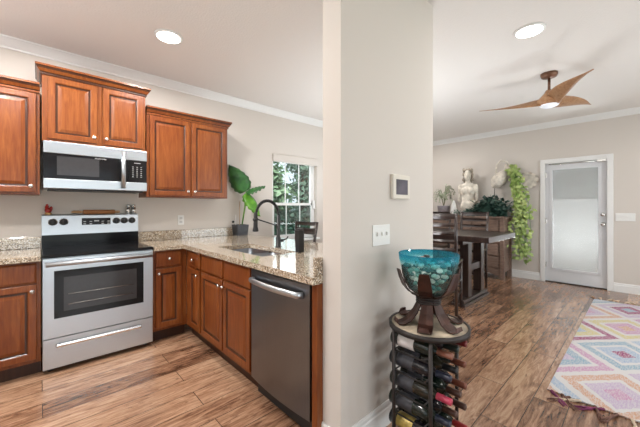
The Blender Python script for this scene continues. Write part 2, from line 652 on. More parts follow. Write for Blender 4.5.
def base(name, p0, p1, nrm, h=0.135):
    prof = [(0, 0), (0.016, 0), (0.016, h - 0.035), (0.011, h - 0.028), (0.011, h - 0.012), (0.006, h), (0, h)]
    rs = [[(p[0] + nrm[0] * a, p[1] + nrm[1] * a, b) for a, b in prof] for p in (p0, p1)]
    return struct(MB().rings(rs).build(name, 'trim'))


base('baseboard_east', (XE, DOOR[1] + 0.06), (XE, 0), (-1, 0))
base('baseboard_east_south', (XE, YS), (XE, DOOR[0] - 0.06), (-1, 0))
base('baseboard_partition', (PX0 - 0.016, PY0), (PX1, PY0), (0, -1))
base('baseboard_partition_end', (PX0, PY0), (PX0, PY1), (-1, 0))
base('baseboard_partition_east', (PX1, PY0), (PX1, PY1), (1, 0))
base('baseboard_north', (2.2, 0), (XE, 0), (0, -1))

# window over the breakfast nook
w0, w1, wz0, wz1 = WIN
fr = MB()
for a, b, c, d in ((w0, w0 + .035, wz0, wz1), (w1 - .035, w1, wz0, wz1), (w0, w1, wz0, wz0 + .035), (w0, w1, wz1 - .035, wz1)):
    fr.box(a, b, 0.07, 0.13, c, d)
win = struct(fr.build('window_1', 'trim'))
zm = 1.335
sa = MB()
for z0, z1, y in ((wz0 + .035, zm + .02, 0.075), (zm - .02, wz1 - .035, 0.1)):
    for a, b, c, d in ((w0 + .035, w0 + .075, z0, z1), (w1 - .075, w1 - .035, z0, z1), (w0 + .035, w1 - .035, z0, z0 + .04), (w0 + .035, w1 - .035, z1 - .04, z1)):
        sa.box(a, b, y - .012, y + .012, c, d)
    for k in (1, 2):
        x = w0 + .035 + (w1 - w0 - .07) * k / 3
        sa.box(x - .006, x + .006, y - .006, y + .006, z0, z1)
sa.build('window_sash', 'trim', win)
MB().box(w0 + .04, w1 - .04, 0.074, 0.077, wz0 + .04, zm).box(w0 + .04, w1 - .04, 0.099, 0.102, zm, wz1 - .04).build('window_pane', 'glass', win)
MB().box(w0 - .0, w1 + .0, -0.025, 0.06, wz1 - .085, wz1 + .02, .006).build('blind_cassette', 'wall', win, 'beige blind headrail')
MB().box(w0 - .03, w1 + .03, -0.05, 0.07, wz0 - .03, wz0, .004).build('window_sill', 'trim', win)
mscr = glassy('insect_screen', (0.55, 0.6, 0.6), 0.0)
MB().box(w0 + .045, w1 - .045, 0.115, 0.117, wz0 + .04, zm).build('insect_screen', mscr, win)
MB().box(w1 - .05, w1 - .005, 0.03, 0.06, 1.26, 1.40, .004).build('sash_lock', 'white_plastic', win)


def plain_window(name, axis, f, a0, a1, z0, z1):
    m = MB()
    g = MB()
    mid = (a0 + a1) / 2
    bars = [(a0, a0 + .05, z0, z1), (a1 - .05, a1, z0, z1), (a0, a1, z0, z0 + .05), (a0, a1, z1 - .05, z1), (mid - .03, mid + .03, z0, z1)]
    for a, b, c, d in bars:
        if axis == 'X':
            m.box(a, b, f - .03, f + .03, c, d)
        else:
            m.box(f - .03, f + .03, a, b, c, d)
    if axis == 'X':
        g.box(a0 + .05, a1 - .05, f - .003, f + .003, z0 + .05, z1 - .05)
    else:
        g.box(f - .003, f + .003, a0 + .05, a1 - .05, z0 + .05, z1 - .05)
    o = struct(m.build(name, 'trim'))
    g.build('window_pane', 'glass', o)


plain_window('unseen_window_2', 'X', YS - .07, *SWIN[0])
plain_window('unseen_window_3', 'X', YS - .07, *SWIN[1])
plain_window('unseen_window_4', 'Y', XW - .07, *WWIN)

# garden door in the east wall
d0, d1 = DOOR[0], DOOR[1]
m = MB()
for a, b, c, d in ((d0 - .058, d0 + .012, 0, 2.11), (d1 - .012, d1 + .058, 0, 2.11), (d0 + .012, d1 - .012, 2.035, 2.11)):
    m.box(XE - .02, XE, a, b, c, d, .004)
struct(m.build('trim_door_casing', 'trim'))
dm = plain('door_paint', (0.66, 0.67, 0.69), 0.35, noise=0.01)
ds0, ds1, dz1 = d0 + .005, d1 - .005, 2.04
m = MB()
for a, b, c, d in ((d0, d0 + .03, 0, 2.045), (d1 - .03, d1, 0, 2.045), (d0 + .03, d1 - .03, 2.015, 2.045)):
    m.box(XE + .078, XE + T, a, b, c, d)
struct(m.build('trim_door_stop', 'trim'))
g0, g1, gz0, gz1 = ds0 + .10, ds1 - .095, 0.235, 1.935
m = MB()
for a, b, c, d in ((ds0, g0, .015, dz1), (g1, ds1, .015, dz1), (g0, g1, .015, gz0), (g0, g1, gz1, dz1)):
    m.box(XE + .03, XE + .075, a, b, c, d)
door = struct(m.build('door_1', dm))
m = MB()
for a, b, c, d in ((g0 - .03, g0 + .012, gz0 - .03, gz1 + .03), (g1 - .012, g1 + .03, gz0 - .03, gz1 + .03), (g0, g1, gz0 - .03, gz0 + .012), (g0, g1, gz1 - .012, gz1 + .03)):
    m.box(XE + .018, XE + .03, a, b, c, d, .003)
m.build('glazing_frame', dm, door)
MB().box(XE + .05, XE + .054, g0, g1, gz0, gz1).build('door_pane', 'glass', door)


def blind_mat():
    mt = bpy.data.materials.new('thin_white_blind')
    mt.use_nodes = True
    nt = mt.node_tree
    nt.nodes.clear()
    out = nt.nodes.new('ShaderNodeOutputMaterial')
    tl = N(nt, 'ShaderNodeBsdfTranslucent')
    tl.inputs[0].default_value = (0.07, 0.07, 0.07, 1)
    df = N(nt, 'ShaderNodeBsdfDiffuse')
    df.inputs[0].default_value = (0.82, 0.81, 0.79, 1)
    tr = N(nt, 'ShaderNodeBsdfTransparent')
    a = nt.nodes.new('ShaderNodeMixShader')
    a.inputs[0].default_value = 0.5
    b = nt.nodes.new('ShaderNodeMixShader')
    b.inputs[0].default_value = 0.36
    nt.links.new(tl.outputs[0], a.inputs[1])
    nt.links.new(df.outputs[0], a.inputs[2])
    nt.links.new(a.outputs[0], b.inputs[1])
    nt.links.new(tr.outputs[0], b.inputs[2])
    nt.links.new(b.outputs[0], out.inputs[0])
    return mt


m = MB()
for k in range(60):
    z = gz0 + .004 + (gz1 - gz0 - .008) * k / 60
    m.box(XE + .040, XE + .0415, g0 + .004, g1 - .004, z, z + (gz1 - gz0) / 60 - .0004)
m.build('door_blind', blind_mat(), door)
for z in (1.02, 1.17):
    k = MB().lathe([(.001, 0), (.03, 0), (.03, .008), (.012, .012), (.012, .035), (.027, .042), (.027, .062), (.015, .07), (.001, .07)], (XE + .03, ds0 + .055, z), 16, True, 'X')
    k.xf(Matrix.Translation((2 * (XE + .03), 0, 0)) @ Matrix.Diagonal((-1, 1, 1, 1)))
    k.build('door_knob' if z < 1.1 else 'deadbolt', 'chrome', door)
MB().box(XE + .0, XE + .14, d0 + .012, d1 - .012, 0, .014).build('threshold', 'iron', door)
m = MB().tube([(XE + .005, d0 + .1, 2.018), (XE + .005, d1 - .06, 2.018)], .009).box(XE - .012, XE + .028, d0 + .02, d0 + .13, 2.0, 2.04, .004)
m.build('door_closer', 'chrome', door)
m = MB()
for z in (0.25, 1.0, 1.8):
    m.box(XE + .018, XE + .03, ds1 - .02, ds1 + .01, z, z + .09)
m.build('door_hinge', 'chrome', door)

# ------------------------------------------------------------------ outdoors
struct(MB().box(-30, 40, -40, 50, -0.35, -0.25).build('ground_outside', 'grass'))


struct(MB().box(XE + T, 10.5, -7, 2.6, -.24, -.1).build('patio_outside', plain('pale_concrete', (.62, .60, .57), .9, noise=.06)))
struct(MB().box(10.4, 10.5, -7, 2.6, -.1, 1.5).build('fence_outside', plain('white_fence', (.72, .71, .70), .8, noise=.03)))


def tree(x, y, h, w, mat, label, trunk=1.2, n=1700):
    t = thing('tree', label, 'tree', (x, y, -0.25), 0, 'trees outside the window')
    MB().tube([(0, 0, 0), (0.05, 0, h * .4), (0.0, 0.05, h * .85)], [.12, .09, .02]).build('trunk', 'bark', t)
    m = MB()
    cl = [(Vector((random.gauss(0, w * .32), random.gauss(0, w * .32), trunk + (h - trunk) * random.random() ** .8))) for _ in range(26)]
    for i in range(n):
        c = random.choice(cl)
        k = 1 - .55 * max(0, (c.z - trunk) / (h - trunk))
        p = Vector((c.x * k, c.y * k, c.z)) + Vector((random.gauss(0, .28), random.gauss(0, .28), random.gauss(0, .25)))
        d = Vector((random.gauss(0, 1), random.gauss(0, 1), random.gauss(-.3, .6)))
        m.leaf(p, d, Vector((random.gauss(0, .5), random.gauss(0, .5), 1)), random.uniform(.16, .34), random.uniform(.07, .14))
    m.build('foliage', mat, t)


tree(6.0, 5.6, 2.9, .9, 'tree_a', 'broad leafy tree outside the kitchen window, left behind the glass')
tree(9.3, 7.4, 5.2, 1.0, 'tree_b', 'taller dark tree outside the kitchen window, right behind the glass')
tree(10.2, 11.5, 4.0, 1.2, 'tree_a', 'green tree far outside the window, between two nearer ones')
tree(13.5, 12.0, 5.0, 1.2, 'tree_b', 'distant dark tree outside, by the right window jamb')
tree(8.0, 15.0, 3.6, 1.3, 'tree_b', 'low bushy tree far out beyond the left window panes', .2)

tree(13.5, -2.2, 4.2, 1.0, 'tree_b', 'tree beyond the white fence, faint through the left of the door blind')
tree(13.5, -5.2, 3.8, 1.0, 'tree_b', 'tree beyond the white fence, faint through the right of the door blind')


def shrub(x, y, h, w, label):
    t = thing('shrub', label, 'shrub', (x, y, -0.25), 0, 'shrubs outside the window')
    MB().tube([(0, 0, 0), (.02, 0, h * .5)], [.05, .02]).build('stem', 'bark', t)
    m = MB()
    for i in range(900):
        a, e = random.uniform(0, 2 * PI), random.random()
        r = w * random.uniform(.6, 1) * math.sin(PI * (.15 + .8 * e)) ** .5
        d = Vector((random.gauss(0, 1), random.gauss(0, 1), random.gauss(0, .7)))
        m.leaf(Vector((r * math.cos(a), r * math.sin(a), .05 + h * e)), d, Vector((random.gauss(0, .5), random.gauss(0, .5), 1)), random.uniform(.10, .2), random.uniform(.05, .09))
    m.build('foliage', 'tree_b', t)


shrub(4.75, 3.9, 1.15, .55, 'round shrub outside below the window, at the left panes')
shrub(6.1, 4.3, 1.35, .6, 'taller shrub outside below the window, toward the right panes')
shrub(7.6, 6.2, 1.6, .8, 'shrub further out between the two shrubs below the window')


# ------------------------------------------------------------------ kitchen cabinets
def door_panel(w, h, t=0.02, st=0.055):
    """raised-panel door, front at y=0 facing -y, lower left at the origin"""
    prof = [(0, t), (0, .003), (.003, 0), (st - .012, 0), (st - .006, .004), (st, .009), (st + .010, .009), (st + .034, .002)]
    rs = [[(i, y, i), (w - i, y, i), (w - i, y, h - i), (i, y, h - i)] for i, y in prof]
    m = MB().rings(rs)
    for f in m.bm.faces:
        if .0055 < f.calc_center_median().y < .0095:
            f.material_index = 1
    return m


def drawer_panel(w, h, t=0.02):
    prof = [(0, t), (0, .006), (.006, .004), (.012, 0)]
    rs = [[(i, y, i), (w - i, y, i), (w - i, y, h - i), (i, y, h - i)] for i, y in prof]
    return MB().rings(rs)


def knob(parent, x, z, y=0.0):
    MB().lathe([(.004, 0), (.006, .0), (.006, .012), (.014, .017), (.016, .023), (.012, .029), (.001, .031)], (x, y, z), 14, True, 'Y').build('knob', 'chrome', parent)


def front(name, root, x, z, w, h, y, kx=None, kz=None, drawer=False):
    m = drawer_panel(w, h) if drawer else door_panel(w, h)
    m.xf(Matrix.Translation((x, y, z)))
    o = m.build(name, 'cab', root)
    if kx is not None:
        knob(o, x + kx, z + kz, y)
    return o


def cab_crown(root, x0, x1, d, z0, z1, left=True, right=True, p=.042):
    hgt = z1 - z0
    prof = [(0.002, 0), (.009, 0), (.010, .2), (.016, .28), (.030, .55), (.036, .72), (.040, .76), (p, .8), (p, 1.0), (0.0, 1.0)]
    rs = []
    for o, k in prof:
        l, r = (o if left else 0), (o if right else 0)
        rs.append([(x0 - l, -d - o, z0 + k * hgt), (x1 + r, -d - o, z0 + k * hgt), (x1 + r, -0.001, z0 + k * hgt), (x0 - l, -0.001, z0 + k * hgt)])
    m = MB().rings(rs)
    for f in m.bm.faces:
        k = (f.calc_center_median().z - z0) / hgt
        if (.1 < k < .3 or .6 < k < .79) and f.normal.z < .9:
            f.material_index = 1
    m.build('crown_moulding', 'cab', root)


def upper(label, x0, x1, z0, z1, zc, depth, doors, left=True, right=True):
    """doors: list of (x, w, knob x)"""
    t = thing('upper_cabinet', label, 'cabinet', (0, 0, z0))
    MB().box(x0, x1, -depth + .02, -.001, 0, z1 - z0, .0015).build('body', 'cab', t)
    for x, w, kx in doors:
        front('door', t, x, .018, w, z1 - z0 - .03, -depth, kx, .05)
    cab_crown(t, x0, x1, depth - .018, z1 - z0 - .004, zc - z0, left, right)
    return t


upper('cherry wall cabinet with one raised-panel door left of the microwave', -.475, -.012, 1.388, 2.235, 2.31, .346, [(-.455, .42, .40 - .012)], True, False)
upper('cherry two-door wall cabinet directly over the microwave', 0.0, .762, 1.84, 2.39, 2.465, .386, [(.035, .335, .310), (.412, .325, .025)])
upper('cherry two-door wall cabinet right of the microwave, beside the big-leaved plant', .78, 1.655, 1.388, 2.235, 2.31, .346, [(.805, .40, .375), (1.228, .405, .025)], False, True)
upper('taller cherry corner cabinet at the left edge, only its crown tip in view', -1.2, -.478, 1.388, 2.325, 2.42, .386, [(-1.17, .66, .63)], False, True)

# base cabinets along the north wall and the peninsula
CF = 0.63


def base_cab(label, loc, rz, x0, x1, units, depth=.605, hollow=False):
    """units: (kind, x, w, knob x) in a local frame with the front facing -y; y=0 is the door face"""
    t = thing('base_cabinet', label, 'cabinet', loc, rz)
    if hollow:
        MB().box(x0, x0 + .018, .021, depth, .105, .872).box(x1 - .018, x1, .021, depth, .105, .872).box(x0 + .018, x1 - .018, .021, .039, .105, .872).box(x0 + .018, x1 - .018, depth - .012, depth, .105, .872).box(x0 + .018, x1 - .018, .039, depth - .012, .105, .123).build('body', 'cab', t)
    else:
        MB().box(x0, x1, .021, depth, .105, .872, .0015).build('body', 'cab', t)
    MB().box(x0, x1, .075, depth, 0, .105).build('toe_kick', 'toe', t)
    for u in units:
        kind, x, w, kx = u
        if kind == 'drawer':
            front('drawer', t, x, .712, w, .148, 0, w / 2 if kx else None, .074, True)
        else:
            front('door', t, x, .135, w, .563, 0, kx, .563 - .045)
    return t


base_cab('cherry base cabinet with drawer and door left of the range', (0, -CF, 0), 0, -.475, -.006, [('drawer', -.445, .415, True), ('door', -.445, .415, .39)])
base_cab('narrow cherry base cabinet right of the range in the corner', (0, -CF, 0), 0, .768, 1.076, [('drawer', .79, .235, True), ('door', .79, .235, .025)])
PF = 1.055
RZ = R(-90)
base_cab('slim cherry peninsula cabinet beside the inside corner', (PF, 0, 0), RZ, .612, 1.005, [('drawer', .742, .25, True), ('door', .742, .25, .225)])
base_cab('cherry sink cabinet in the peninsula with two doors and false fronts', (PF, 0, 0), RZ, 1.007, 1.908, [('drawer', 1.03, .425, False), ('drawer', 1.475, .41, False), ('door', 1.03, .425, .40), ('door', 1.475, .41, .025)], .605, True)
# end panel beside the dishwasher
tag(MB().box(PF + .005, PF + .605, PY1 + .001, -2.533, 0, .872, .0015).build('end_panel', 'cab'), 'cherry end panel between the dishwasher and the wall end', 'panel')

# dishwasher
dw = thing('dishwasher', 'dark stainless steel dishwasher with a bowed bar handle', 'dishwasher', (PF, 0, 0), RZ)
MB().box(1.914, 2.528, .03, .60, .10, .866).build('body', 'black', dw)
m = MB()
rs = []
nx = 12
outer = []
for k in range(nx + 1):
    x = 1.918 + .604 * k / nx
    outer.append((x, -.002 - .018 * (1 - (2 * k / nx - 1) ** 2)))
loop = lambda z: [(x, y, z) for x, y in outer] + [(2.522, .03, z), (1.918, .03, z)]
m.rings([loop(.125), loop(.862)])
dd = m.build('door', 'steel_v', dw)
hp = [(1.965, -.012, .80), (1.975, -.045, .802)] + [(1.975 + .49 * k / 10, -.045 - .02 * math.sin(PI * k / 10), .802 - .0 * k) for k in range(1, 10)] + [(2.465, -.045, .802), (2.475, -.012, .80)]
rs = []
m = MB()
m.tube(hp, .0105, 10)
m.xf(Matrix.Translation((0, 0, .802)) @ Matrix.Diagonal((1, 1, 1.7, 1)) @ Matrix.Translation((0, 0, -.802)))
m.build('handle', 'steel', dd)
MB().box(1.918, 2.522, .05, .10, .004, .105).build('toe_kick', 'black', dw)

# worktops
m = MB()
CT0, CT1 = .874, .914
cx1 = 2.13
SX0, SX1, SY0, SY1 = 1.205, 1.555, -1.81, -1.04


def slab(m, x0, x1, y0, y1):
    m.box(x0, x1, y0, y1, CT0, CT1)


# continuous L with a real sink cut-out, front edge eased
slab(m, .764, 1.029, -.657, -.001)
slab(m, 1.029, cx1, SY1, -.001)
slab(m, 1.029, SX0, SY0, SY1)
slab(m, SX1, cx1, SY0, SY1)
slab(m, 1.029, cx1, -2.574, SY0)
wt = tag(m.build('worktop', 'granite'), 'speckled beige granite worktop running round the corner over sink and dishwasher', 'countertop')
MB().box(.764, 1.93, -.022, -.001, CT1, 1.016, .003).build('backsplash', 'granite', wt)
MB().box(1.05, 2.08, -2.574, -2.553, CT1, 1.016, .003).build('side_splash', 'granite', wt)
wt = tag(MB().box(-.475, -.004, -.657, -.001, CT0, CT1, .004).build('worktop', 'granite'), 'short speckled granite worktop left of the range', 'countertop')
MB().box(-.475, -.004, -.022, -.001, CT1, 1.016, .003).build('backsplash', 'granite', wt)

# sink
sk = thing('kitchen_sink', 'undermounted stainless double-bowl sink in the granite peninsula', 'sink', ((SX0 + SX1) / 2, (SY0 + SY1) / 2, .70))


def bowl_mb(x0, x1, y0, y1, z0, z1, t=.004):
    m = MB()

    def rr(i, z, r):
        pts = []
        for cx, cy, a0 in ((x1 - i - r, y1 - i - r, 0), (x0 + i + r, y1 - i - r, 90), (x0 + i + r, y0 + i + r, 180), (x1 - i - r, y0 + i + r, 270)):
            for k in range(5):
                a = R(a0 + 90 * k / 4)
                pts.append((cx + r * math.cos(a), cy + r * math.sin(a), z))
        return pts
    m.rings([rr(0, z1, .05), rr(0, z0, .05), rr(.03, z0 - .002, .05)], True, True)
    bm = m.bm
    bm.faces.ensure_lookup_table()
    bmesh.ops.delete(bm, geom=[f for f in bm.faces if len(f.verts) > 4 and abs(f.calc_center_median().z - z1) < .01], context='FACES_ONLY')
    return m


hx, hy = (SX1 - SX0) / 2 - .002, (SY1 - SY0) / 2 - .002
for nme, y0, y1 in (('bowl', .012, hy), ('bowl', -hy, -.012)):
    b = bowl_mb(-hx, hx, y0, y1, 0, .172).build(nme, 'steel_v', sk)
    so = b.modifiers.new('wall', 'SOLIDIFY')
    so.thickness = .002
    MB().lathe([(.001, 0), (.04, 0), (.042, .004), (.03, .005), (.001, .002)], (0, (y0 + y1) / 2, .001), 18).build('drain', 'chrome', b)
MB().box(-hx, hx, -.012, .012, .13, .168, .004).build('divider', 'steel', sk)

# tap
fa = thing('kitchen_faucet', 'matte black spring pull-down kitchen faucet behind the sink', 'faucet', (1.62, -1.435, CT1))
MB().lathe([(.001, 0), (.03, 0), (.03, .006), (.024, .01), (.023, .085), (.017, .095), (.0165, .30), (.001, .30)]).build('base', 'black', fa)
arch = []
for k in range(21):
    a = PI * k / 20
    arch.append((-.12 + .12 * math.cos(a), 0, .30 + .128 * math.sin(a)))
arch.append((-.243, 0, .285))
MB().tube(arch, .0075, 8).build('hose', 'black', fa)
coil = []
L = len(arch) - 1
turns, per = 34, 10
for k in range(turns * per + 1):
    f = k / (turns * per) * L
    i = min(int(f), L - 1)
    p = Vector(arch[i]).lerp(Vector(arch[i + 1]), f - i)
    t = (Vector(arch[i + 1]) - Vector(arch[i])).normalized()
    u = t.cross(Vector((0, 1, 0)))
    a = 2 * PI * k / per
    coil.append(p + (u * math.cos(a) + Vector((0, 1, 0)) * math.sin(a)) * .0125)
MB().tube(coil, .0032, 5).build('spring', 'black', fa)
MB().lathe([(.012, .325), (.017, .315), (.019, .20), (.022, .185), (.026, .166), (.026, .158), (.017, .155), (.001, .155)][::-1], (-.243, 0, 0)).build('spray_head', 'black', fa)
MB().tube([(0, 0, .195), (-.10, 0, .225), (-.222, 0, .262)], .006).lathe([(.021, .252), (.024, .252), (.024, .272), (.021, .272)], (-.243, 0, 0), 18).build('holder_arm', 'black', fa)
MB().tube([(0, 0, .06), (.03, -.04, .062)], .014).tube([(.024, -.032, .062), (.045, -.068, .078), (.052, -.08, .10)], .007).build('lever', 'black', fa)

tag(MB().box(1.53, 1.585, -1.85, -1.80, CT1, CT1 + .18, .004).box(1.533, 1.582, -1.847, -1.803, CT1 + .18, CT1 + .194, .005).build('counter_box', 'black'),
    'tall charcoal rectangular box standing on the granite beside the sink', 'box')

# ------------------------------------------------------------------ range
rg = thing('range', 'freestanding stainless steel electric range with black glass cooktop', 'stove', (0, 0, 0))
MB().box(.003, .757, -.625, -.012, .03, .905).build('body', 'steel', rg)
m = MB()
for x in (.05, .71):
    for y in (-.58, -.06):
        m.lathe([(.001, 0), (.02, 0), (.02, .03), (.001, .03)], (x, y, 0), 12)
m.box(.01, .75, -.60, -.05, .012, .03)
m.build('plinth', 'black', rg)
ct = MB().box(0, .76, -.665, -.06, .892, .918, .005).build('cooktop', 'black_gloss', rg)
for bx, by, br in ((.2, -.50, .10), (.56, -.50, .085), (.2, -.22, .075), (.56, -.22, .10), (.38, -.34, .055)):
    ring = MB()
    for r0 in (br, br * .62):
        ring.lathe([(r0 - .002, .0183 - .0), (r0 + .002, .0183)], (bx, by, .9001), 32, False)
    ring.build('burner_ring', 'grey_gloss', ct)
# oven door
od = MB()
for a, b, c, d in ((.004, .09, .275, .885), (.655, .756, .275, .885), (.09, .655, .275, .44), (.09, .655, .775, .885)):
    od.box(a, b, -.66, -.628, c, d)
od = od.build('oven_door', 'steel', rg)
MB().box(.068, .68, -.6625, -.640, .42, .79, .002).build('window_surround', 'black_gloss', od)
MB().box(.125, .625, -.6632, -.6620, .47, .735).build('window_pane', 'grey_gloss', od)
m = MB()
for z in (.52, .60):
    m.tube([(.15, -.6634, z), (.60, -.6634, z)], .0015, 6)
m.build('oven_rack', 'chrome', od)
m = MB().tube([(.02, -.705, .848), (.74, -.705, .848)], .018, 12)
for x in (.045, .715):
    m.box(x - .014, x + .014, -.705, -.658, .836, .860, .003)
m.build('handle', 'steel', od)
dr = MB().box(.004, .756, -.66, -.628, .04, .268, .003).build('storage_drawer', 'steel', rg)
m = MB()
m.strip([(.08, -.661, .212), (.085, -.676, .212), (.655, -.676, .212), (.66, -.661, .212)], .014, .006, (0, 0, 1))
m.build('handle', 'chrome', dr)
# backguard
bg = MB()
prof = [(-.075, .918), (-.080, 1.02), (-.060, 1.205), (-.048, 1.216), (-.004, 1.216), (-.004, .918)]
bg.rings([[(x, y, z) for y, z in prof] for x in (.0, .76)])
bg = bg.build('backguard', 'steel', rg)
bp = MB()
bp.rings([[(x, y, z) for y, z in ((-.084, .9185), (-.084, 1.03), (-.074, 1.03), (-.074, .9185))] for x in (.0, .76)])
bp.build('back_panel', 'black_panel', bg)
tilt = Matrix.Rotation(math.atan2(.02, .185), 4, 'X')
yk = lambda z: -.080 + .02 * (z - 1.02) / .185


for x in (.075, .152, .565, .635, .705):
    m = MB().lathe([(.001, 0), (.030, 0), (.031, .004), (.026, .010), (.024, .026), (.001, .028)], (0, 0, 0), 18, True, 'Y')
    m.box(-.005, .005, -.036, -.02, -.023, .023)
    m.xf(Matrix.Translation((x, yk(1.145), 1.145)) @ tilt)
    kb = m.build('knob', 'black', bg)
    MB().lathe([(.031, -.0005), (.035, -.0005), (.034, .004), (.031, .005)], (0, 0, 0), 20, False, 'Y').xf(Matrix.Translation((x, yk(1.145), 1.145)) @ tilt).build('knob_ring', 'chrome', kb)
MB().box(.285, .515, -.006, .004, -.038, .038, .002).xf(Matrix.Translation((0, yk(1.14), 1.14)) @ tilt).build('display', 'black_gloss', bg)
m = MB()
for i in range(5):
    for j in range(2):
        x = .305 + i * .048
        if i == 2:
            continue
        m.box(x - .008, x + .012, -.0068, -.006, -.020 + j * .022, -.014 + j * .022)
m.box(.382, .420, -.0068, -.006, .005, .017)
m.xf(Matrix.Translation((0, yk(1.14), 1.14)) @ tilt).build('button_print', 'print', bg)

# things on the range back
ROOS = plain('red_glaze', (0.30, 0.02, 0.015), 0.3, noise=0.3)
TOPZ = 1.2165
ro = thing('rooster_figurine', 'little red rooster figurine on the left end of the range back', 'figurine', (.045, -.028, TOPZ))
m = MB().ball((0, 0, .038), .027, 2, (1, .8, 1.05)).ball((-.008, 0, .072), .014, 2).ball((.02, 0, .055), .016, 2, (.8, .5, 1.3))
o = m.build('body', ROOS, ro)
MB().ball((-.008, 0, .090), .008, 1, (1.3, .4, 1)).ball((-.018, 0, .06), .006, 1, (.6, .5, 1.4)).build('comb', plain('comb_red', (0.45, 0.03, 0.02), .4), ro)
MB().lathe([(.001, .072), (.006, .072), (.001, .06)], (-.022, 0, 0), 8).lathe([(.001, 0), (.026, 0), (.022, .016), (.001, .02)], (0, 0, 0), 16).build('foot', plain('straw_base', (0.50, 0.30, 0.12), .6), ro)
rp = thing('rolling_pin', 'wooden rolling pin lying along the top of the range back', 'rolling pin', (.40, -.028, TOPZ + .021))
MB().lathe([(.001, -.10), (.019, -.10), (.021, -.095), (.021, .155), (.019, .16), (.001, .16)], (0, 0, 0), 18, True, 'X').build('roller', wood('oiled_wood', (0.25, .10, .035), (.34, .15, .055), (.42, .2, .08), (2, 14, 14), .5), rp)
PALEW = wood('pale_wood', (0.42, .24, .12), (.52, .32, .17), (.6, .4, .22), (2, 14, 14), .5)
for s in (-1, 1):
    m = MB().lathe([(.001, .101), (.009, .101), (.009, .115), (.014, .135), (.013, .175), (.006, .19), (.001, .19)] if s < 0 else [(.001, .161), (.009, .161), (.013, .18), (.010, .20), (.001, .205)], (0, 0, 0), 14, True, 'X')
    if s < 0:
        m.xf(Matrix.Diagonal((-1, 1, 1, 1)))
    m.build('handle', PALEW, rp)
for x, lab in ((.675, 'left steel shaker of the pair on the range back'), (.728, 'right steel shaker of the pair on the range back')):
    t = thing('shaker', lab, 'shaker', (x, -.028, TOPZ), 0, 'shakers on the range back')
    MB().lathe([(.001, 0), (.021, 0), (.021, .07), (.001, .07)], n=18).build('body', 'chrome', t)
    MB().lathe([(.022, .0705), (.022, .088), (.018, .094), (.001, .096)], n=18).build('lid', 'chrome', t)

# microwave
mw = thing('microwave', 'stainless over-the-range microwave under the two-door cabinet', 'microwave', (.008, 0, 1.43))
MB().box(.002, .758, -.372, -.004, .012, .405).build('body', 'steel', mw)
md = MB()
for z0, z1 in ((.012, .094), (.306, .405)):
    md.box(.0, .76, -.405, -.3725, z0, z1, .004)
md.build('front_band', 'steel', mw)
dd = MB().box(.001, .60, -.400, -.3725, .0945, .3055, .002).build('door', 'black_gloss', mw)
MB().box(.085, .375, -.4015, -.400, .125, .285).build('window_pane', 'grey_gloss', dd)
m = MB().tube([(.555, -.445, .03), (.555, -.447, .375)], .018, 12)
for z in (.05, .352):
    m.box(.545, .565, -.445, -.403, z - .012, z + .012, .003)
m.build('handle', 'steel', dd)
cp = MB().box(.602, .759, -.400, -.3725, .0945, .3055, .002).build('control_panel', 'black_gloss', mw)
m = MB()
for i in range(3):
    for j in range(6):
        x, z = .640 + i * .035, .145 + j * .019
        m.box(x - .006, x + .006, -.4012, -.400, z, z + .005)
m.box(.650, .705, -.4012, -.400, .278, .283)
m.build('button_print', 'print', cp)
MB().box(.03, .73, -.36, -.05, .0, .0115).build('vent_panel', 'black', mw)
lettering('FRIGIDAIRE', .017, (.385, -.4012, .290), (R(90), 0, 0), 'print', dd)

# outlets, switches, thermostat
op = thing('outlet', 'white duplex outlet plate on the wall above the granite splash', 'outlet', (1.223, 0, 1.132))
MB().box(-.035, .035, -.006, 0, -.057, .057, .002).build('cover_plate', 'white_plastic', op)
for z in (-.022, .022):
    MB().box(-.016, .016, -.009, -.006, z - .014, z + .014, .002).build('socket', 'print', op)


def switch_plate(label, loc, rz, n, w):
    t = thing('light_switch', label, 'light switch', loc, rz)
    MB().box(-w / 2, w / 2, -.007, 0, -.06, .06, .003).build('cover_plate', 'white_plastic', t)
    for i in range(n):
        x = (i - (n - 1) / 2) * .046
        MB().box(x - .005, x + .005, -.018, -.007, -.004, .018, .002).build('toggle', 'white_plastic', t)


switch_plate('white triple light switch on the partition below the thermostat', (1.442, PY0, 1.122), 0, 3, .168)
switch_plate('wide white light switch on the wall right of the garden door', (XE, -3.57, 1.135), RZ, 4, .21)
th = thing('thermostat', 'square beige thermostat with dark screen on the partition wall', 'thermostat', (1.632, PY0, 1.408))
MB().box(-.095, .095, -.024, 0, -.075, .075, .006).build('body', plain('ivory_plastic', (0.72, 0.68, 0.60), 0.4, noise=.02), th)
MB().box(-.065, .065, -.0252, -.024, -.048, .045).build('screen', plain('dim_screen', (0.10, 0.095, 0.12), 0.15, noise=.4, nscale=10), th)


# recessed lamps
LENS = emit('lit_lens', (1, 0.96, 0.9), 6)


def can(x, y, label, power=24, first=[]):
    if first:
        t = copy_tree(first[0])
        t.location = (x, y, H)
        t['label'] = label
        for k in kids(t):
            if k.type == 'LIGHT':
                k.data = k.data.copy()
                k.data.energy = power
        return t
    t = thing('recessed_light', label, 'ceiling light', (x, y, H), 0, 'recessed ceiling lights')
    MB().lathe([(.094, -.001), (.112, -.001), (.110, -.008), (.095, -.012)], n=32).build('trim_ring', 'trim', t)
    MB().lathe([(.001, -.004), (.0945, -.004), (.093, -.012), (.001, -.015)], n=32).build('lens', LENS, t)
    lamp('can_lamp', 'AREA', (0, 0, -.022), (0, 0, 0), power, (1, .97, .94), .15, None, t)
    first.append(t)
    return t


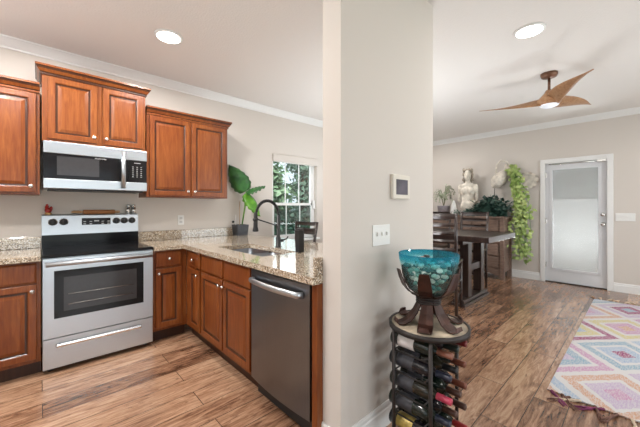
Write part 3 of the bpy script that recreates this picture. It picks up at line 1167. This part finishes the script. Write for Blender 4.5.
can(.797, -.989, 'round lit recessed light in the kitchen ceiling before the cabinets')
can(2.957, -3.106, 'round lit recessed light in the living room ceiling near the fan', 11)
can(-.35, -.95, 'recessed light in the ceiling over the left counter')
can(-.25, -1.95, 'recessed light in the ceiling over the kitchen floor')
can(1.3, -4.7, 'unseen recessed light added behind the camera to brighten the partition', 9)  # out of view, added as fill for the partition wall
can(5.3, -.9, 'unseen recessed light added over the chest to brighten the east wall', 13)  # hidden by the partition, added to light the east wall and bust
can(4.6, -4.9, 'recessed light in the ceiling over the rug', 16)

# ------------------------------------------------------------------ plants on the counter
pl = thing('potted_plant', 'big-leaved green plant in a square dark pot on the counter', 'plant', (1.948, -.105, CT1))
pot = MB()
sq = lambda h, z: [(-h, -h, z), (h, -h, z), (h, h, z), (-h, h, z)]
pot.rings([sq(.070, 0), sq(.082, .14), sq(.076, .14), sq(.072, .115)])
pot.build('pot', plain('charcoal_pot', (0.045, 0.05, 0.06), 0.4, noise=.2), pl)
MB().box(-.07, .07, -.07, .07, .112, .122).build('soil', plain('soil', (.04, .025, .015), .9, noise=.4), pl)


def big_leaf(base, tip, width, nrm, notch=6, droop=.12, seed=1):
    """heart-shaped, deeply ribbed leaf blade with wavy lobed edge"""
    rnd = random.Random(seed)
    base, tip = Vector(base), Vector(tip)
    d = tip - base
    L = d.length
    d.normalize()
    nrm = Vector(nrm)
    s = d.cross(nrm).normalized()
    n = s.cross(d).normalized()
    m = MB()
    rows = []
    K = 22
    for i in range(K + 1):
        f = i / K
        w = width * (math.sin(PI * min(1, f * 1.02) ** .72) ** .75 if 0 < f < 1 else .02)
        w *= 1 - .13 * (0.5 + .5 * math.cos(f * PI * 2 * notch))
        c = base + d * L * f - n * droop * L * f * f
        rib = .010 * math.cos(f * PI * 2 * notch)
        rows.append([c + s * w * q + n * (abs(q) * width * .25 - abs(q) ** 2 * width * .45 + rib * abs(q)) - d * abs(q) * w * .35 * (1 - f) for q in (-1, -.6, -.25, 0, .25, .6, 1)])
    vs = [[m.bm.verts.new(p) for p in r] for r in rows]
    for a, b in zip(vs[:-1], vs[1:]):
        for k in range(6):
            m.bm.faces.new((a[k], a[k + 1], b[k + 1], b[k])).smooth = True
    return m


# leaf positions relative to the pot (camera looks along +x+y, image right is +x-y)
rt = Vector((.733, -.68, 0))
fw = Vector((.68, .733, 0))
up = Vector((0, 0, 1))
P = lambda a, b, c=0: rt * a + up * b + fw * c
leafs = [((.08, .585, -.02), (-.13, .93, -.08), .135, 'leaf_big', (-.62, -.72, .30), 1),
         ((.085, .575, -.02), (.34, .66, -.08), .085, 'leaf_big', (-.3, -.5, .8), 2),
         ((.07, .55, -.03), (.29, .26, -.10), .085, 'leaf_new', (-.35, -.55, .75), 3)]
for b, t_, w, mt, nv, sd in leafs:
    lf = big_leaf(P(*b), P(*t_), w, nv, 6, .05, sd).build('leaf', mt, pl)
    so = lf.modifiers.new('thickness', 'SOLIDIFY')
    so.thickness = .0015
    MB().tube([P(.02, .115), P(.01 + b[0] * .7, .12 + .55 * (b[1] - .12), -.01), P(*b)], [.008, .006, .004], 6).build('stem', 'leaf_new', pl)
MB().tube([(.0, .02, .10), (.0, .02, .45)], .004, 6).build('stake', PALEW, pl)
sm = thing('moisture_meter', 'slim moisture meter with a round black dial stuck in the pot', 'meter', (1.9, -.07, CT1 + .1225))
MB().lathe([(.001, .05), (.0165, .05), (.0165, .062), (.001, .062)], (0, 0, 0), 16, True, 'Y').xf(Matrix.Translation((0, .056, .055)) @ Matrix.Rotation(R(-35), 4, 'Z')).build('dial', 'black', sm)
MB().tube([(-.0, .0, .0), (0, .0, .145)], .004, 6).build('rod', 'white_plastic', sm)

# ------------------------------------------------------------------ bar stool by the window
bs = thing('bar_stool', 'dark wooden bar stool with a curved back at the far side of the peninsula', 'bar stool', (2.37, -.70, 0))


def arcx(y):
    return .20 - .9 * y * y * .6


SW = .21
MB().box(-.20, .20, -.20, .20, .60, .64, .012).build('seat', 'espresso', bs)
for s in (-1, 1):
    MB().tube([(.215, s * .185, 0), (.185, s * .19, .6), (.20, s * .19, .85), (.225, s * .215, 1.095)], [.018, .02, .018, .018], 8).build('rear_leg', 'espresso', bs)
    MB().tube([(-.18, s * .18, 0), (-.17, s * .17, .6)], [.016, .02], 8).build('front_leg', 'espresso', bs)
for nme, z0, hw, hh in (('top_rail', 1.063, .0, .024), ('back_slat', .965, 0, .040)):
    pts = [(.215 + .03 * (1 - (k / 5 - 1) ** 2), (-1 + k / 5) * .205, z0 - .0 + .01 * (k / 5 - 1) ** 2) for k in range(11)]
    MB().strip(pts, hh, .02, (0, 0, 1)).build(nme, 'espresso', bs)
for y in (-.17, .17):
    MB().tube([(-.175, y, .22), (.20, y, .22)], .011, 6).build('stretcher', 'espresso', bs)
MB().tube([(-.176, -.17, .28), (-.176, .17, .28)], .011, 6).build('stretcher', 'espresso', bs)

# ------------------------------------------------------------------ wine rack with bowl
CX, CY, ZT = 1.505, -2.965, .665
wr = thing('wine_rack', 'round-topped dark iron wine rack against the partition wall', 'wine rack', (CX, CY, 0))
n = 48
WOODTOP = plain('pale_tile_top', (0.46, 0.38, 0.28), 0.45, noise=.35, nscale=16)
MB().lathe([(.001, ZT - .012), (.19, ZT - .012), (.19, ZT), (.001, ZT)], n=n).build('top', WOODTOP, wr, 'pale round top inset in the iron rim')
MB().lathe([(.191, ZT - .02), (.203, ZT - .02), (.203, ZT + .004), (.191, ZT + .004), (.191, ZT - .02)], n=n, cap=False).build('rim', 'iron', wr)
posts = [(1.34, -2.86), (1.34, -3.06), (1.635, -3.06), (1.635, -2.86)]
for x, y in posts:
    MB().tube([(x - CX, y - CY, 0), (x - CX, y - CY, ZT - .02)], .0095, 10).build('post', 'iron', wr)
ROWZ = [.585, .478, .370, .263, .156]
for z in ROWZ:
    zb = z - .0385 - .0042
    for y in (-2.86, -3.025):
        MB().tube([(1.34 - CX, y - CY, zb), (1.635 - CX, y - CY, zb)], .004, 6).build('bottle_rail', 'iron', wr)
    for x in (1.34, 1.635):
        MB().tube([(x - CX, -2.86 - CY, zb), (x - CX, -3.06 - CY, zb)], .004, 6).build('side_rail', 'iron', wr)
for z in (.012, ):
    m = MB()
    m.tube([(x - CX, y - CY, z) for x, y in posts], .006, 6, True, True)
    m.build('bottom_frame', 'iron', wr)

GL = [plain('bottle_dark_green', (0.008, 0.014, 0.010), .08, noise=.1), plain('bottle_black', (0.008, 0.007, 0.010), .08, noise=.1), plain('bottle_brown_green', (0.016, .014, .008), .08, noise=.1)]
caps = {'dark red': (.16, .012, .012), 'rust brown': (.17, .05, .028), 'near-black green': (.012, .025, .02), 'rosy brown': (.22, .09, .06), 'dark brown': (.07, .03, .02),
        'black': (.012, .012, .014), 'navy': (.015, .02, .04), 'pink': (.50, .05, .10), 'bright red': (.30, .02, .02), 'yellow': (.65, .40, .03), 'gold': (.45, .30, .07)}
CM = {k: plain('capsule_' + k.replace(' ', '_'), v, .35, .1, .15) for k, v in caps.items()}
LB = {'white': plain('white_label', (.72, .68, .66), .6, noise=.08), 'grey': plain('grey_label', (.045, .045, .055), .5, noise=.5, nscale=22), 'gold': plain('gold_label', (.45, .33, .09), .35, .4, .4)}
grid = [['rosy brown', 'near-black green', 'dark red'], ['navy', 'black', 'rust brown'], ['pink', 'dark brown', 'rust brown'], ['navy', 'dark brown', 'dark brown'], ['gold', 'yellow', 'bright red']]
labs = [['white', 'grey', 'grey'], ['grey', 'grey', 'grey'], ['grey', 'grey', 'grey'], ['grey', 'grey', 'grey'], ['gold', 'grey', 'grey']]
rown = ['top row', 'second row', 'third row', 'fourth row', 'lowest row in view']
coln = ['column nearest the kitchen', 'middle column', 'column nearest the table']
bodyp = [(.001, .012), (.02, .004), (.034, 0), (.0375, .004), (.0375, .195), (.035, .212), (.024, .228), (.0155, .243), (.0145, .29), (.001, .29)]
capp = [(.0150, .246), (.0162, .247), (.0160, .312), (.0152, .316), (.001, .317)]
labp = [(.0378, .045), (.0381, .046), (.0381, .135), (.0378, .136)]
body_me = {}
for r_, z in enumerate(ROWZ):
    for c_, x in enumerate((1.397, 1.4875, 1.578)):
        cname = grid[r_][c_]
        t = thing('wine_bottle', f'wine bottle with {cname} capsule, {rown[r_]}, {coln[c_]}', 'wine bottle', (x, -2.815 + random.uniform(-.01, .01), z - .0385 + .0005), 0, 'wine bottles in the rack')
        for nme, prof, mat in (('bottle_glass', bodyp, GL[(r_ + c_) % 3]), ('capsule', capp, CM[cname]), ('bottle_label', labp, LB[labs[r_][c_]])):
            key = (nme, mat.name)
            if key not in body_me:
                o = MB().lathe(prof, (0, 0, .038), 24, nme != 'bottle_label', 'Y').build(nme, mat, t)
                body_me[key] = o
            else:
                o = body_me[key].copy()
                o.parent = t
                COL.objects.link(o)
            if nme == 'capsule':
                o['label'] = cname + ' foil capsule'

# bowl on its forged stand
st = thing('bowl_stand', 'forged brown metal stand of curling leaves on the wine rack', 'bowl stand', (CX, CY, ZT + .0045))
path = [(.172, .030), (.176, .012), (.165, .003), (.14, .004), (.105, .022), (.072, .062), (.052, .105), (.048, .128), (.058, .146), (.098, .163), (.128, .197), (.147, .240), (.161, .285)]
wid = [.020, .026, .033, .036, .036, .033, .027, .024, .026, .032, .034, .032, .024]
proto = None
for k in range(6):
    a = R(20 + 60 * k)
    if proto is None:
        proto = MB().strip([(r, 0, z) for r, z in path], wid, .006, (0, 1, 0)).build('metal_leaf', 'rust', st)
        o = proto
    else:
        o = proto.copy()
        o.parent = st
        COL.objects.link(o)
    o.rotation_euler = (0, 0, a)
for z, r in ((.112, .060), (.124, .0595), (.136, .061)):
    MB().tube([(r * math.cos(2 * PI * i / 24), r * math.sin(2 * PI * i / 24), z + .003 * math.sin(i)) for i in range(24)], .0045, 6, True, True).build('binding_ring', 'iron', st)
for k in range(6):
    a = R(50 + 60 * k)
    pts = [(r * math.cos(a), r * math.sin(a), z) for r, z in [(.058, .13), (.085, .155), (.12, .175), (.15, .19), (.158, .205)]]
    if k % 2 == 0:
        MB().tube(pts, [.003, .003, .003, .002, .001], 5).build('tendril', 'iron', st)


def turq():
    m = bpy.data.materials.new('turquoise_glass')
    m.use_nodes = True
    nt = m.node_tree
    nt.nodes.clear()
    out = nt.nodes.new('ShaderNodeOutputMaterial')
    tc = nt.nodes.new('ShaderNodeTexCoord')
    sp = N(nt, 'ShaderNodeSeparateXYZ')
    nt.links.new(tc.outputs['Object'], sp.inputs[0])
    r = ramp(nt, mth(nt, 'DIVIDE', sp.outputs[2], .225), [(0.55, (.95, .99, .98)), (.76, (.88, .97, .97)), (.87, (.45, .85, .90)), (1.0, (.12, .62, .76))])
    tr = N(nt, 'ShaderNodeBsdfTransparent')
    nt.links.new(r.outputs[0], tr.inputs[0])
    gl = N(nt, 'ShaderNodeBsdfPrincipled')
    rb = ramp(nt, mth(nt, 'DIVIDE', sp.outputs[2], .225), [(0.6, (.35, .6, .62)), (.9, (.02, .36, .48)), (1.0, (.02, .30, .44))])
    nt.links.new(rb.outputs[0], gl.inputs['Base Color'])
    gl.inputs['Roughness'].default_value = .06
    op = ramp(nt, mth(nt, 'DIVIDE', sp.outputs[2], .225), [(.5, (.05, .05, .05)), (.78, (.06, .06, .06)), (.90, (.35, .35, .35))])
    mix = nt.nodes.new('ShaderNodeMixShader')
    nt.links.new(op.outputs[0], mix.inputs[0])
    nt.links.new(tr.outputs[0], mix.inputs[1])
    nt.links.new(gl.outputs[0], mix.inputs[2])
    nt.links.new(mix.outputs[0], out.inputs[0])
    return m


BZ = ZT + .0045 + .142
bprof = [(.001, .0), (.035, .001), (.072, .014), (.106, .048), (.131, .094), (.148, .143), (.158, .193), (.161, .225), (.158, .227), (.154, .193), (.144, .146), (.127, .098), (.102, .052), (.068, .019), (.033, .006), (.001, .005)]
tag(MB().lathe(bprof, n=48, cap=False).build('glass_bowl', turq()), 'turquoise-rimmed glass bowl held in the forged metal stand', 'bowl').location = (CX, CY, BZ)
bpy.data.objects['glass_bowl'].scale = (.95, .95, 1)
SHELL = [plain('seaglass_teal', (.13, .32, .28), .25, noise=.3), plain('seaglass_aqua', (.38, .57, .50), .25, noise=.2), plain('seaglass_pale', (.66, .72, .66), .3, noise=.15), plain('seaglass_dark', (.05, .16, .16), .25, noise=.3)]
placed = []
tries = 0
protos = {}
while len(placed) < 84 and tries < 9000:
    tries += 1
    z = random.uniform(.03, .175)
    ip = [(.006, .033), (.019, .066), (.052, .100), (.098, .125), (.146, .142), (.193, .152)]
    for (za, ra), (zb_, rb_) in zip(ip[:-1], ip[1:]):
        if za <= z - .010 <= zb_:
            rmax = ra + (rb_ - ra) * (z - .010 - za) / (zb_ - za) - .027
    rr = rmax * math.sqrt(random.uniform(.35, 1) if random.random() < .8 else random.random())
    a = random.uniform(0, 2 * PI)
    p = Vector((rr * math.cos(a), rr * math.sin(a), z))
    if any((p - q).length < .031 for q in placed):
        continue
    placed.append(p)
    k = len(placed) % 8
    if k not in protos:
        m = MB().ball((0, 0, 0), .0185, 2, (random.uniform(.75, 1.1), random.uniform(.65, .9), random.uniform(.5, .75)), None, .10)
        o = m.build('glass_pebble', SHELL[k % 4])
        protos[k] = o
    else:
        o = protos[k].copy()
        COL.objects.link(o)
    tag(o, 'green sea-glass pebble among the many in the turquoise bowl', 'pebble', 'pebbles in the glass bowl')
    o.location = Vector((CX, CY, BZ)) + p
    o.rotation_euler = (random.random() * .6, random.random() * .6, random.random() * 6)
o = tag(MB().ball((0, 0, 0), .022, 2, (1.5, .8, .55), None, .08).build('sea_shell', plain('pinkish_shell', (.50, .27, .19), .5, noise=.3)), 'pinkish brown shell lying on the pebbles in the bowl', 'shell')
o.location = (CX - .03, CY + .02, BZ + .198)
o = tag(MB().ball((0, 0, 0), .022, 2, (1.3, .8, .6), None, .08).build('sea_shell', plain('black_shell', (.02, .02, .022), .3, noise=.3)), 'black shell lying on the pebbles in the bowl', 'shell')
o.location = (CX + .035, CY + .03, BZ + .199)

# ------------------------------------------------------------------ dining table and chairs
tb = thing('dining_table', 'dark counter-height dining table with trestle ends', 'table', (4.39, -1.72, 0))
MB().box(-.545, .545, -.80, .80, .857, .928, .006).build('tabletop', 'espresso', tb)
for ys in (-.40, .40):
    tr = MB().box(-.43, .47, ys - .09, ys + .09, 0.0, .035, .006).box(-.42, .46, ys - .07, ys + .07, .035, .085, .01).build('trestle_foot', 'espresso', tb)
    for x in (-.17, .30):
        MB().box(x - .06, x + .06, ys - .055, ys + .055, .085, .80, .004).build('trestle_post', 'espresso', tb)
    MB().box(-.11, .24, ys - .04, ys + .04, .42, .51, .004).build('trestle_rail', 'espresso', tb)
    MB().box(-.45, .47, ys - .07, ys + .07, .80, .857, .006).build('trestle_bearer', 'espresso', tb)
MB().box(.03, .09, -.36, .36, .43, .50, .004).build('stretcher', 'espresso', tb)


def make_chair():
    t = thing('dining_chair', '', 'chair', (0, 0, 0), 0, 'chairs around the dining table')
    MB().box(-.21, .21, -.22, .20, .59, .63, .012).build('seat', 'espresso', t)
    for s in (-1, 1):
        MB().tube([(s * .20, -.20, 0), (s * .195, -.205, .62), (s * .20, -.225, .9), (s * .205, -.27, 1.21)], [.019, .021, .02, .017], 8).build('rear_leg', 'espresso', t)
        MB().tube([(s * .185, .175, 0), (s * .185, .17, .6)], [.017, .021], 8).build('front_leg', 'espresso', t)
    for z, h, y in ((1.175, .030, -.262), (1.075, .022, -.245), (.975, .022, -.232), (.875, .022, -.222), (.775, .022, -.216)):
        pts = [((-1 + k / 4) * .197, y - .022 * (1 - (k / 4 - 1) ** 2), z) for k in range(9)]
        MB().strip(pts, h, .016, (0, 0, 1)).build('slat', 'espresso', t)
    for z in (.20, .36):
        for s in (-1, 1):
            MB().tube([(s * .19, -.20, z), (s * .185, .173, z)], .011, 6).build('stretcher', 'espresso', t)
    MB().tube([(-.185, .173, .27), (.185, .173, .27)], .013, 6).build('stretcher', 'espresso', t)
    return t


ch = make_chair()
spots = [(3.754, -2.013, R(-78), 'dark ladder-back chair on the near side of the table, behind the glass bowl'),
         (5.05, -1.84, R(90), 'dark ladder-back chair on the far side of the table, its back before the drawers'),
         (5.05, -1.24, R(90), 'dark ladder-back chair further along the far side, mostly hidden by the near one')]
for i, (x, y, rz, lab) in enumerate(spots):
    o = ch if i == 0 else copy_tree(ch)
    o.location = (x, y, 0)
    o.rotation_euler = (0, 0, rz)
    o['label'] = lab

# ------------------------------------------------------------------ chest of drawers on the east wall
BX = 5.95
bf = thing('buffet', 'weathered brown wooden chest of drawers along the living room wall', 'dresser', (BX, 0, 0), RZ)
b0, b1, BD = .55, 2.10, .475
MB().box(b0 + .02, b1 - .02, .03, BD, .13, 1.085).build('body', 'buffet', bf)
MB().box(b0 - .015, b1 + .015, -.02, BD + .0, 1.085, 1.12, .006).build('top', 'buffet', bf)
for x in (b0, b1 - .07):
    for y0 in (.0, BD - .07):
        MB().box(x, x + .07, y0, y0 + .07, 0, 1.085, .005).build('leg', 'buffet', bf)
ap = []
for k in range(13):
    f = k / 12
    ap.append((b0 + .07 + (b1 - b0 - .14) * f, .13 - .07 * abs(2 * f - 1) ** 3))
m = MB()
m.rings([[(x, .02, z), (x, .045, z), (x, .045, .19), (x, .02, .19)] for x, z in ap])
m.build('apron', 'buffet', bf)
nW = (b1 - b0 - .16) / 3
for i in range(3):
    for j in range(4):
        x = b0 + .08 + i * nW
        z = .20 + j * .22
        dwr = drawer_panel(nW - .02, .20).xf(Matrix.Translation((x + .01, .008, z))).build('drawer', 'buffet', bf)
        m = MB()
        for s in (-1, 1):
            m.tube([(x + nW / 2 + s * .05, .008, z + .11), (x + nW / 2 + s * .05, -.02, z + .11)], .005, 6)
        m.tube([(x + nW / 2 - .06, -.02, z + .11), (x + nW / 2 + .06, -.02, z + .11)], .006, 6)
        m.build('pull', 'iron', dwr)

# bust on the chest
BT = 1.12
bu = thing('bust_statue', 'pale stone bust of a woman standing on the chest of drawers', 'statue', (6.2, -1.40, BT), R(-90 + 12))
bu.scale = (.88, .95, 1.14)
m = MB()
E_ = lambda c, sx, sy, sz, rot=None: m.ball(c, 1, 3, (sx, sy, sz), rot)
E_((0, 0, .16), .155, .115, .12)
E_((0, .005, .30), .125, .085, .16)
E_((0, .01, .42), .145, .085, .12)
E_((-.065, -.065, .425), .058, .055, .058)
E_((.065, -.065, .425), .058, .055, .058)
E_((0, .015, .515), .165, .065, .055)
E_((0, .01, .585), .052, .052, .08)
E_((-.165, .015, .46), .045, .05, .09)
E_((.165, .015, .46), .045, .05, .09)
E_((-.18, .02, .33), .034, .036, .11)
E_((.18, .01, .33), .034, .036, .11)
E_((.145, -.06, .235), .032, .07, .04)
E_((0, -.015, .70), .072, .085, .10)
E_((0, -.098, .69), .012, .022, .025)
E_((0, -.09, .655), .022, .014, .009)
E_((0, -.07, .635), .03, .03, .025)
for s in (-1, 1):
    E_((s * .027, -.088, .715), .014, .01, .009)
bd = m.build('body', 'stone', bu)
rm = bd.modifiers.new('blend', 'REMESH')
rm.mode = 'VOXEL'
rm.voxel_size = .011
rm.use_smooth_shade = True
sm_ = bd.modifiers.new('soften', 'SMOOTH')
sm_.iterations = 4
m = MB()
for k in range(34):
    a = random.uniform(-.3, PI + .3)
    f = random.random()
    m.ball((math.cos(a) * (.078 + .03 * f), .02 + math.sin(a) * .07 - .03 * (1 - f), .79 - .22 * f + random.uniform(-.01, .02)), .03, 1, (1, 1, 1.3))
for k in range(9):
    a = R(-60 + 15 * k)
    m.ball((math.sin(a) * .07, -.04, .775 + .02 * math.cos(a)), .024, 1)
m.build('hair', plain('plaster_hair', (.36, .31, .25), .85, noise=.3), bu)
MB().lathe([(.001, 0), (.15, 0), (.15, .03), (.13, .05), (.14, .075), (.001, .078)], n=28).build('plinth', 'trim', bu)

# small hanging plant in grey pot at the left end
hp_ = thing('potted_plant', 'grey pot with thin drooping stems at the left end of the chest', 'plant', (6.17, -.93, BT))
MB().lathe([(.001, 0), (.10, 0), (.125, .19), (.13, .20), (.115, .20), (.11, .17), (.001, .165)], n=24).build('pot', plain('lilac_grey_pot', (.33, .31, .34), .5, noise=.15), hp_)
m = MB()
lf = MB()
for k in range(16):
    a = random.uniform(0, 2 * PI)
    r = random.uniform(.12, .26)
    h = random.uniform(.28, .50)
    pts = []
    for i in range(8):
        f = i / 7
        pts.append(Vector((math.cos(a) * r * f, math.sin(a) * r * f, .166 + h * math.sin(min(1, f * 1.35) * PI * .62) - .30 * max(0, f - .55))))
    m.tube(pts, [.004 - .0004 * i for i in range(8)], 5)
    for i in range(2, 8):
        for s in (-1, 1):
            d = Vector((random.gauss(0, .4), random.gauss(0, .4), -.6))
            lf.leaf(pts[i], d, Vector((random.gauss(0, 1), random.gauss(0, 1), .5)), .06, .012)
m.build('stems', leaf_mat('olive_stem', (.10, .12, .05), (.2, .2, .1)), hp_)
lf.build('foliage', leaf_mat('sage_leaf', (.22, .27, .16), (.45, .48, .36), .6), hp_)
tag(MB().lathe([(.001, 0), (.085, 0), (.07, .06), (.04, .22), (.015, .30), (.001, .302)], n=24).build('ornament', plain('milky_cone', (.70, .70, .68), .35, noise=.03)),
    'pale cone ornament on the chest between grey pot and bust', 'ornament').location = (6.10, -1.17, BT)

# dark trailing plant on the chest
iv = thing('potted_plant', 'dark leafy trailing plant in a low planter on the right half of the chest', 'plant', (6.18, -1.84, BT))
MB().box(-.10, .10, -.22, .22, 0, .11, .01).build('pot', 'iron', iv)
lf = MB()
for k in range(800):
    y = random.gauss(0, .13)
    x = random.gauss(-.03, .07)
    z = .10 + min(.24, abs(random.gauss(0, .13))) * (1 - min(.6, abs(y) * 1.6))
    if random.random() < .3:
        z = random.uniform(.03, .12)
        y = random.uniform(-.25, .36)
        x = random.uniform(-.2, -.1)
    d = Vector((random.gauss(-.5, .5), random.gauss(0, .7), random.gauss(.1, .5)))
    lf.leaf(Vector((x, y, z)), d, Vector((-.4, -.4, .8)), random.uniform(.07, .13), random.uniform(.022, .038))
lf.build('foliage', 'leaf_dark', iv)
m = MB()
for k in range(7):
    y = -.18 + .06 * k
    m.tube([(0, y, .10), (-.04, y + random.gauss(0, .05), .22), (-.12, y + random.gauss(0, .1), .25)], [.004, .003, .002], 5)
m.build('stems', 'leaf_dark', iv)
# little ivy at the bust's foot
iv2 = thing('ivy_sprig', 'small dark ivy sprig at the foot of the bust', 'plant', (6.04, -1.35, BT))
lf = MB()
m = MB().tube([(0, .13, .008), (-.01, .05, .012), (.0, -.05, .01), (-.01, -.13, .012)], .004, 5)
m.build('stems', 'leaf_dark', iv2)
for k in range(46):
    lf.leaf(Vector((random.gauss(0, .02), random.uniform(-.16, .16), random.uniform(.01, .10))), Vector((random.gauss(-.4, .5), random.gauss(0, .7), random.gauss(.2, .5))), Vector((-.4, -.4, .8)), .05, .017)
lf.build('foliage', 'leaf_dark', iv2)

# wall-hung tilted jug pouring the lime vine
jg = thing('jug_planter', 'pale tilted plaster jug fixed to the wall above the dark plant', 'wall planter', (6.30, -1.93, 1.62))
m = MB()
prof = [(.012, -.03), (.05, 0), (.095, .05), (.118, .12), (.112, .20), (.085, .27), (.062, .32), (.060, .36), (.085, .42), (.10, .44), (.085, .435), (.05, .36), (.05, .30), (.001, .29)]
m.lathe(prof, n=32, cap=False)
m.xf(Matrix.Translation((0, .10, .06)) @ Matrix.Rotation(R(38), 4, 'X'))
m.build('body', 'stone', jg)
m = MB().tube([(0, -.16, .40), (0, -.12, .50), (0, -.02, .54), (0, .05, .46), (0, .06, .33), (0, .03, .25)], [.012, .014, .016, .016, .014, .012], 8)
m.build('handle', 'stone', jg)
MB().tube([(.0, .08, .06), (.0, .09, -.20), (0, .085, -.49)], .006, 6).build('support_rod', 'iron', jg)
MB().box(.10, .142, -.04, .04, .10, .20, .004).tube([(.11, 0, .15), (.02, .01, .15)], .012, 8).build('wall_bracket', 'iron', jg)
vs = thing('shell_ornament', 'pale scalloped shell on the wall behind the lime vine', 'wall ornament', (6.40, -2.34, 1.76))
m = MB()
rs = []
for i in range(7):
    f = i / 6
    rs.append([(-.05 * math.sin(f * PI * .5) + (.006 * math.cos(9 * a) * f), math.sin(a) * .17 * f, math.cos(a) * .15 * f) for a in [2 * PI * k / 36 for k in range(36)]])
m.rings([[(x + .042, y, z) for x, y, z in r] for r in rs], True, True)
m.build('shell', 'stone', vs)

vn = thing('trailing_vine', 'lime green vine cascading from the jug beside the chest', 'plant', (6.28, -2.16, .35))
lf = MB()
st_ = MB()
for k in range(16):
    y0 = random.uniform(-.03, .03)
    yb = random.gauss(-.105, .055)
    zend = random.choice([.0, .0, .04, .08, .1, .15, .3, .6])
    ztop = 1.62 + random.uniform(-.05, .10)
    pts = []
    for i in range(13):
        f = i / 12
        z = ztop + .05 * math.sin(f * PI) - (ztop - zend) * f ** 1.2
        y = y0 + (yb - y0) * min(1, f * 1.9) + .03 * math.sin(4 * f + k)
        x = random.uniform(-.06, .04) - .02 * f
        pts.append(Vector((x, y, z)))
    st_.tube(pts, .0028, 4)
    for i in range(12):
        for _ in range(3):
            q = pts[i].lerp(pts[i + 1], random.random()) + Vector((random.gauss(0, .03), random.gauss(0, .028 + .02 * i / 12), random.gauss(0, .03)))
            d = Vector((random.gauss(-.5, .4), random.gauss(0, .5), random.gauss(-.6, .4)))
            lf.leaf(q, d, Vector((-.7, -.5, .5)), random.uniform(.06, .10), random.uniform(.022, .036))
lf.build('foliage', 'leaf_light', vn)
st_.build('stems', 'leaf_new', vn)

# ------------------------------------------------------------------ ceiling fan
FW = wood('fan_walnut', (.19, .095, .045), (.32, .17, .085), (.44, .26, .14), (9, 9, 9), .4)
fn = thing('ceiling_fan', 'three-blade carved wood ceiling fan under the living room ceiling', 'ceiling fan', (4.07, -3.05, H))
BRZ = plain('bronze_metal', (.17, .085, .05), .4, .5, .1)
MB().lathe([(.001, -.055), (.03, -.055), (.068, -.042), (.078, -.02), (.078, 0), (.001, 0)], n=28).build('canopy', BRZ, fn)
MB().lathe([(.001, -.19), (.013, -.19), (.013, -.05), (.001, -.05)], n=14).build('downrod', BRZ, fn)
hub = MB().lathe([(.001, -.345), (.075, -.345), (.105, -.325), (.11, -.295), (.08, -.255), (.045, -.215), (.030, -.185), (.001, -.185)], n=32).build('hub', FW, fn)
MB().lathe([(.001, -.372), (.05, -.368), (.082, -.355), (.088, -.3455), (.001, -.3455)], n=28).build('light_kit', emit('fan_lens', (.85, .88, .95), .12), hub)
bl = MB()
rs = []
K = 16
for i in range(K + 1):
    f = i / K
    r = .07 + .62 * f
    w = .10 * (1 - f) ** 1.1 + .036 * math.sin(PI * min(1, f + .1)) + .010
    tw = -R(32 * (1 - f) ** 1.2 + 13)
    th = .020 * (1 - f) + .006
    z = -.30 + .035 * f
    off = -.05 * math.sin(PI * f * .9)
    ring = []
    for a in range(14):
        q = 2 * PI * a / 14
        u, v = math.cos(q) * w / 1.0 * .62, math.sin(q) * th * .5
        ring.append((r, off + u * math.cos(tw) - v * math.sin(tw), z + u * math.sin(tw) + v * math.cos(tw)))
    rs.append(ring)
bl.rings(rs, True, True)
b0_ = bl.build('blade', FW, fn)
for k, a in enumerate((97, 217, 337)):
    o = b0_
    if k:
        o = b0_.copy()
        o.parent = fn
        COL.objects.link(o)
    o.rotation_euler = (0, 0, R(a))

# ------------------------------------------------------------------ rug with tassels
RX0, RX1, RY1, RY0 = 2.60, 5.66, -3.285, -5.40
rug = thing('area_rug', 'pastel diamond-patterned woven rug with tassels on the wood floor', 'rug', (4.10, RY1, 0))
MB().box(RX0 - 4.10, RX1 - 4.10, RY0 - RY1, 0, 0.0005, .010, .003).build('woven_field', 'rug', rug)
TC = [plain('tassel_magenta', (.20, .04, .11), .95, noise=.3), plain('tassel_brown', (.16, .08, .06), .95, noise=.3), plain('tassel_cream', (.60, .48, .36), .95, noise=.2), plain('tassel_blue', (.22, .27, .36), .95, noise=.2), plain('tassel_tan', (.42, .27, .17), .95, noise=.2)]


def tassel(mat, L=.15):
    m = MB().ball((-.016, 0, .011), .0105, 1)
    for s in range(5):
        a = (s - 2) * .09
        pts = [(-.02 - L * f, math.sin(a) * L * f * .5 + .006 * math.sin(6 * f + s), .009 + .006 * math.sin(5 * f + s * 2) - .003 * f) for f in (0, .25, .5, .75, 1)]
        m.tube(pts, [.005, .0045, .004, .0035, .002], 5)
    return m.build('tassel', mat, rug)


tp = [tassel(c) for c in TC]
order = [0, 1, 1, 2, 1, 0, 1, 2, 4, 2, 1, 3, 0, 2, 1, 4]
nt_ = 38
for k in range(nt_):
    y = -.02 - (RY1 - RY0 - .04) * k / (nt_ - 1)
    i = order[k % len(order)]
    o = tp[i] if k == order.index(i) else tp[i].copy()
    if o is not tp[i]:
        o.parent = rug
        COL.objects.link(o)
    o.location = (RX0 - 4.10, y, 0)
    o.rotation_euler = (0, 0, R(random.uniform(-60, 50)))
for k in range(nt_):
    y = -.02 - (RY1 - RY0 - .04) * k / (nt_ - 1)
    o = tp[2 if k % 4 else 4].copy()
    o.parent = rug
    COL.objects.link(o)
    o.location = (RX1 - 4.10, y, 0)
    o.rotation_euler = (0, 0, PI + R(random.uniform(-25, 25)))
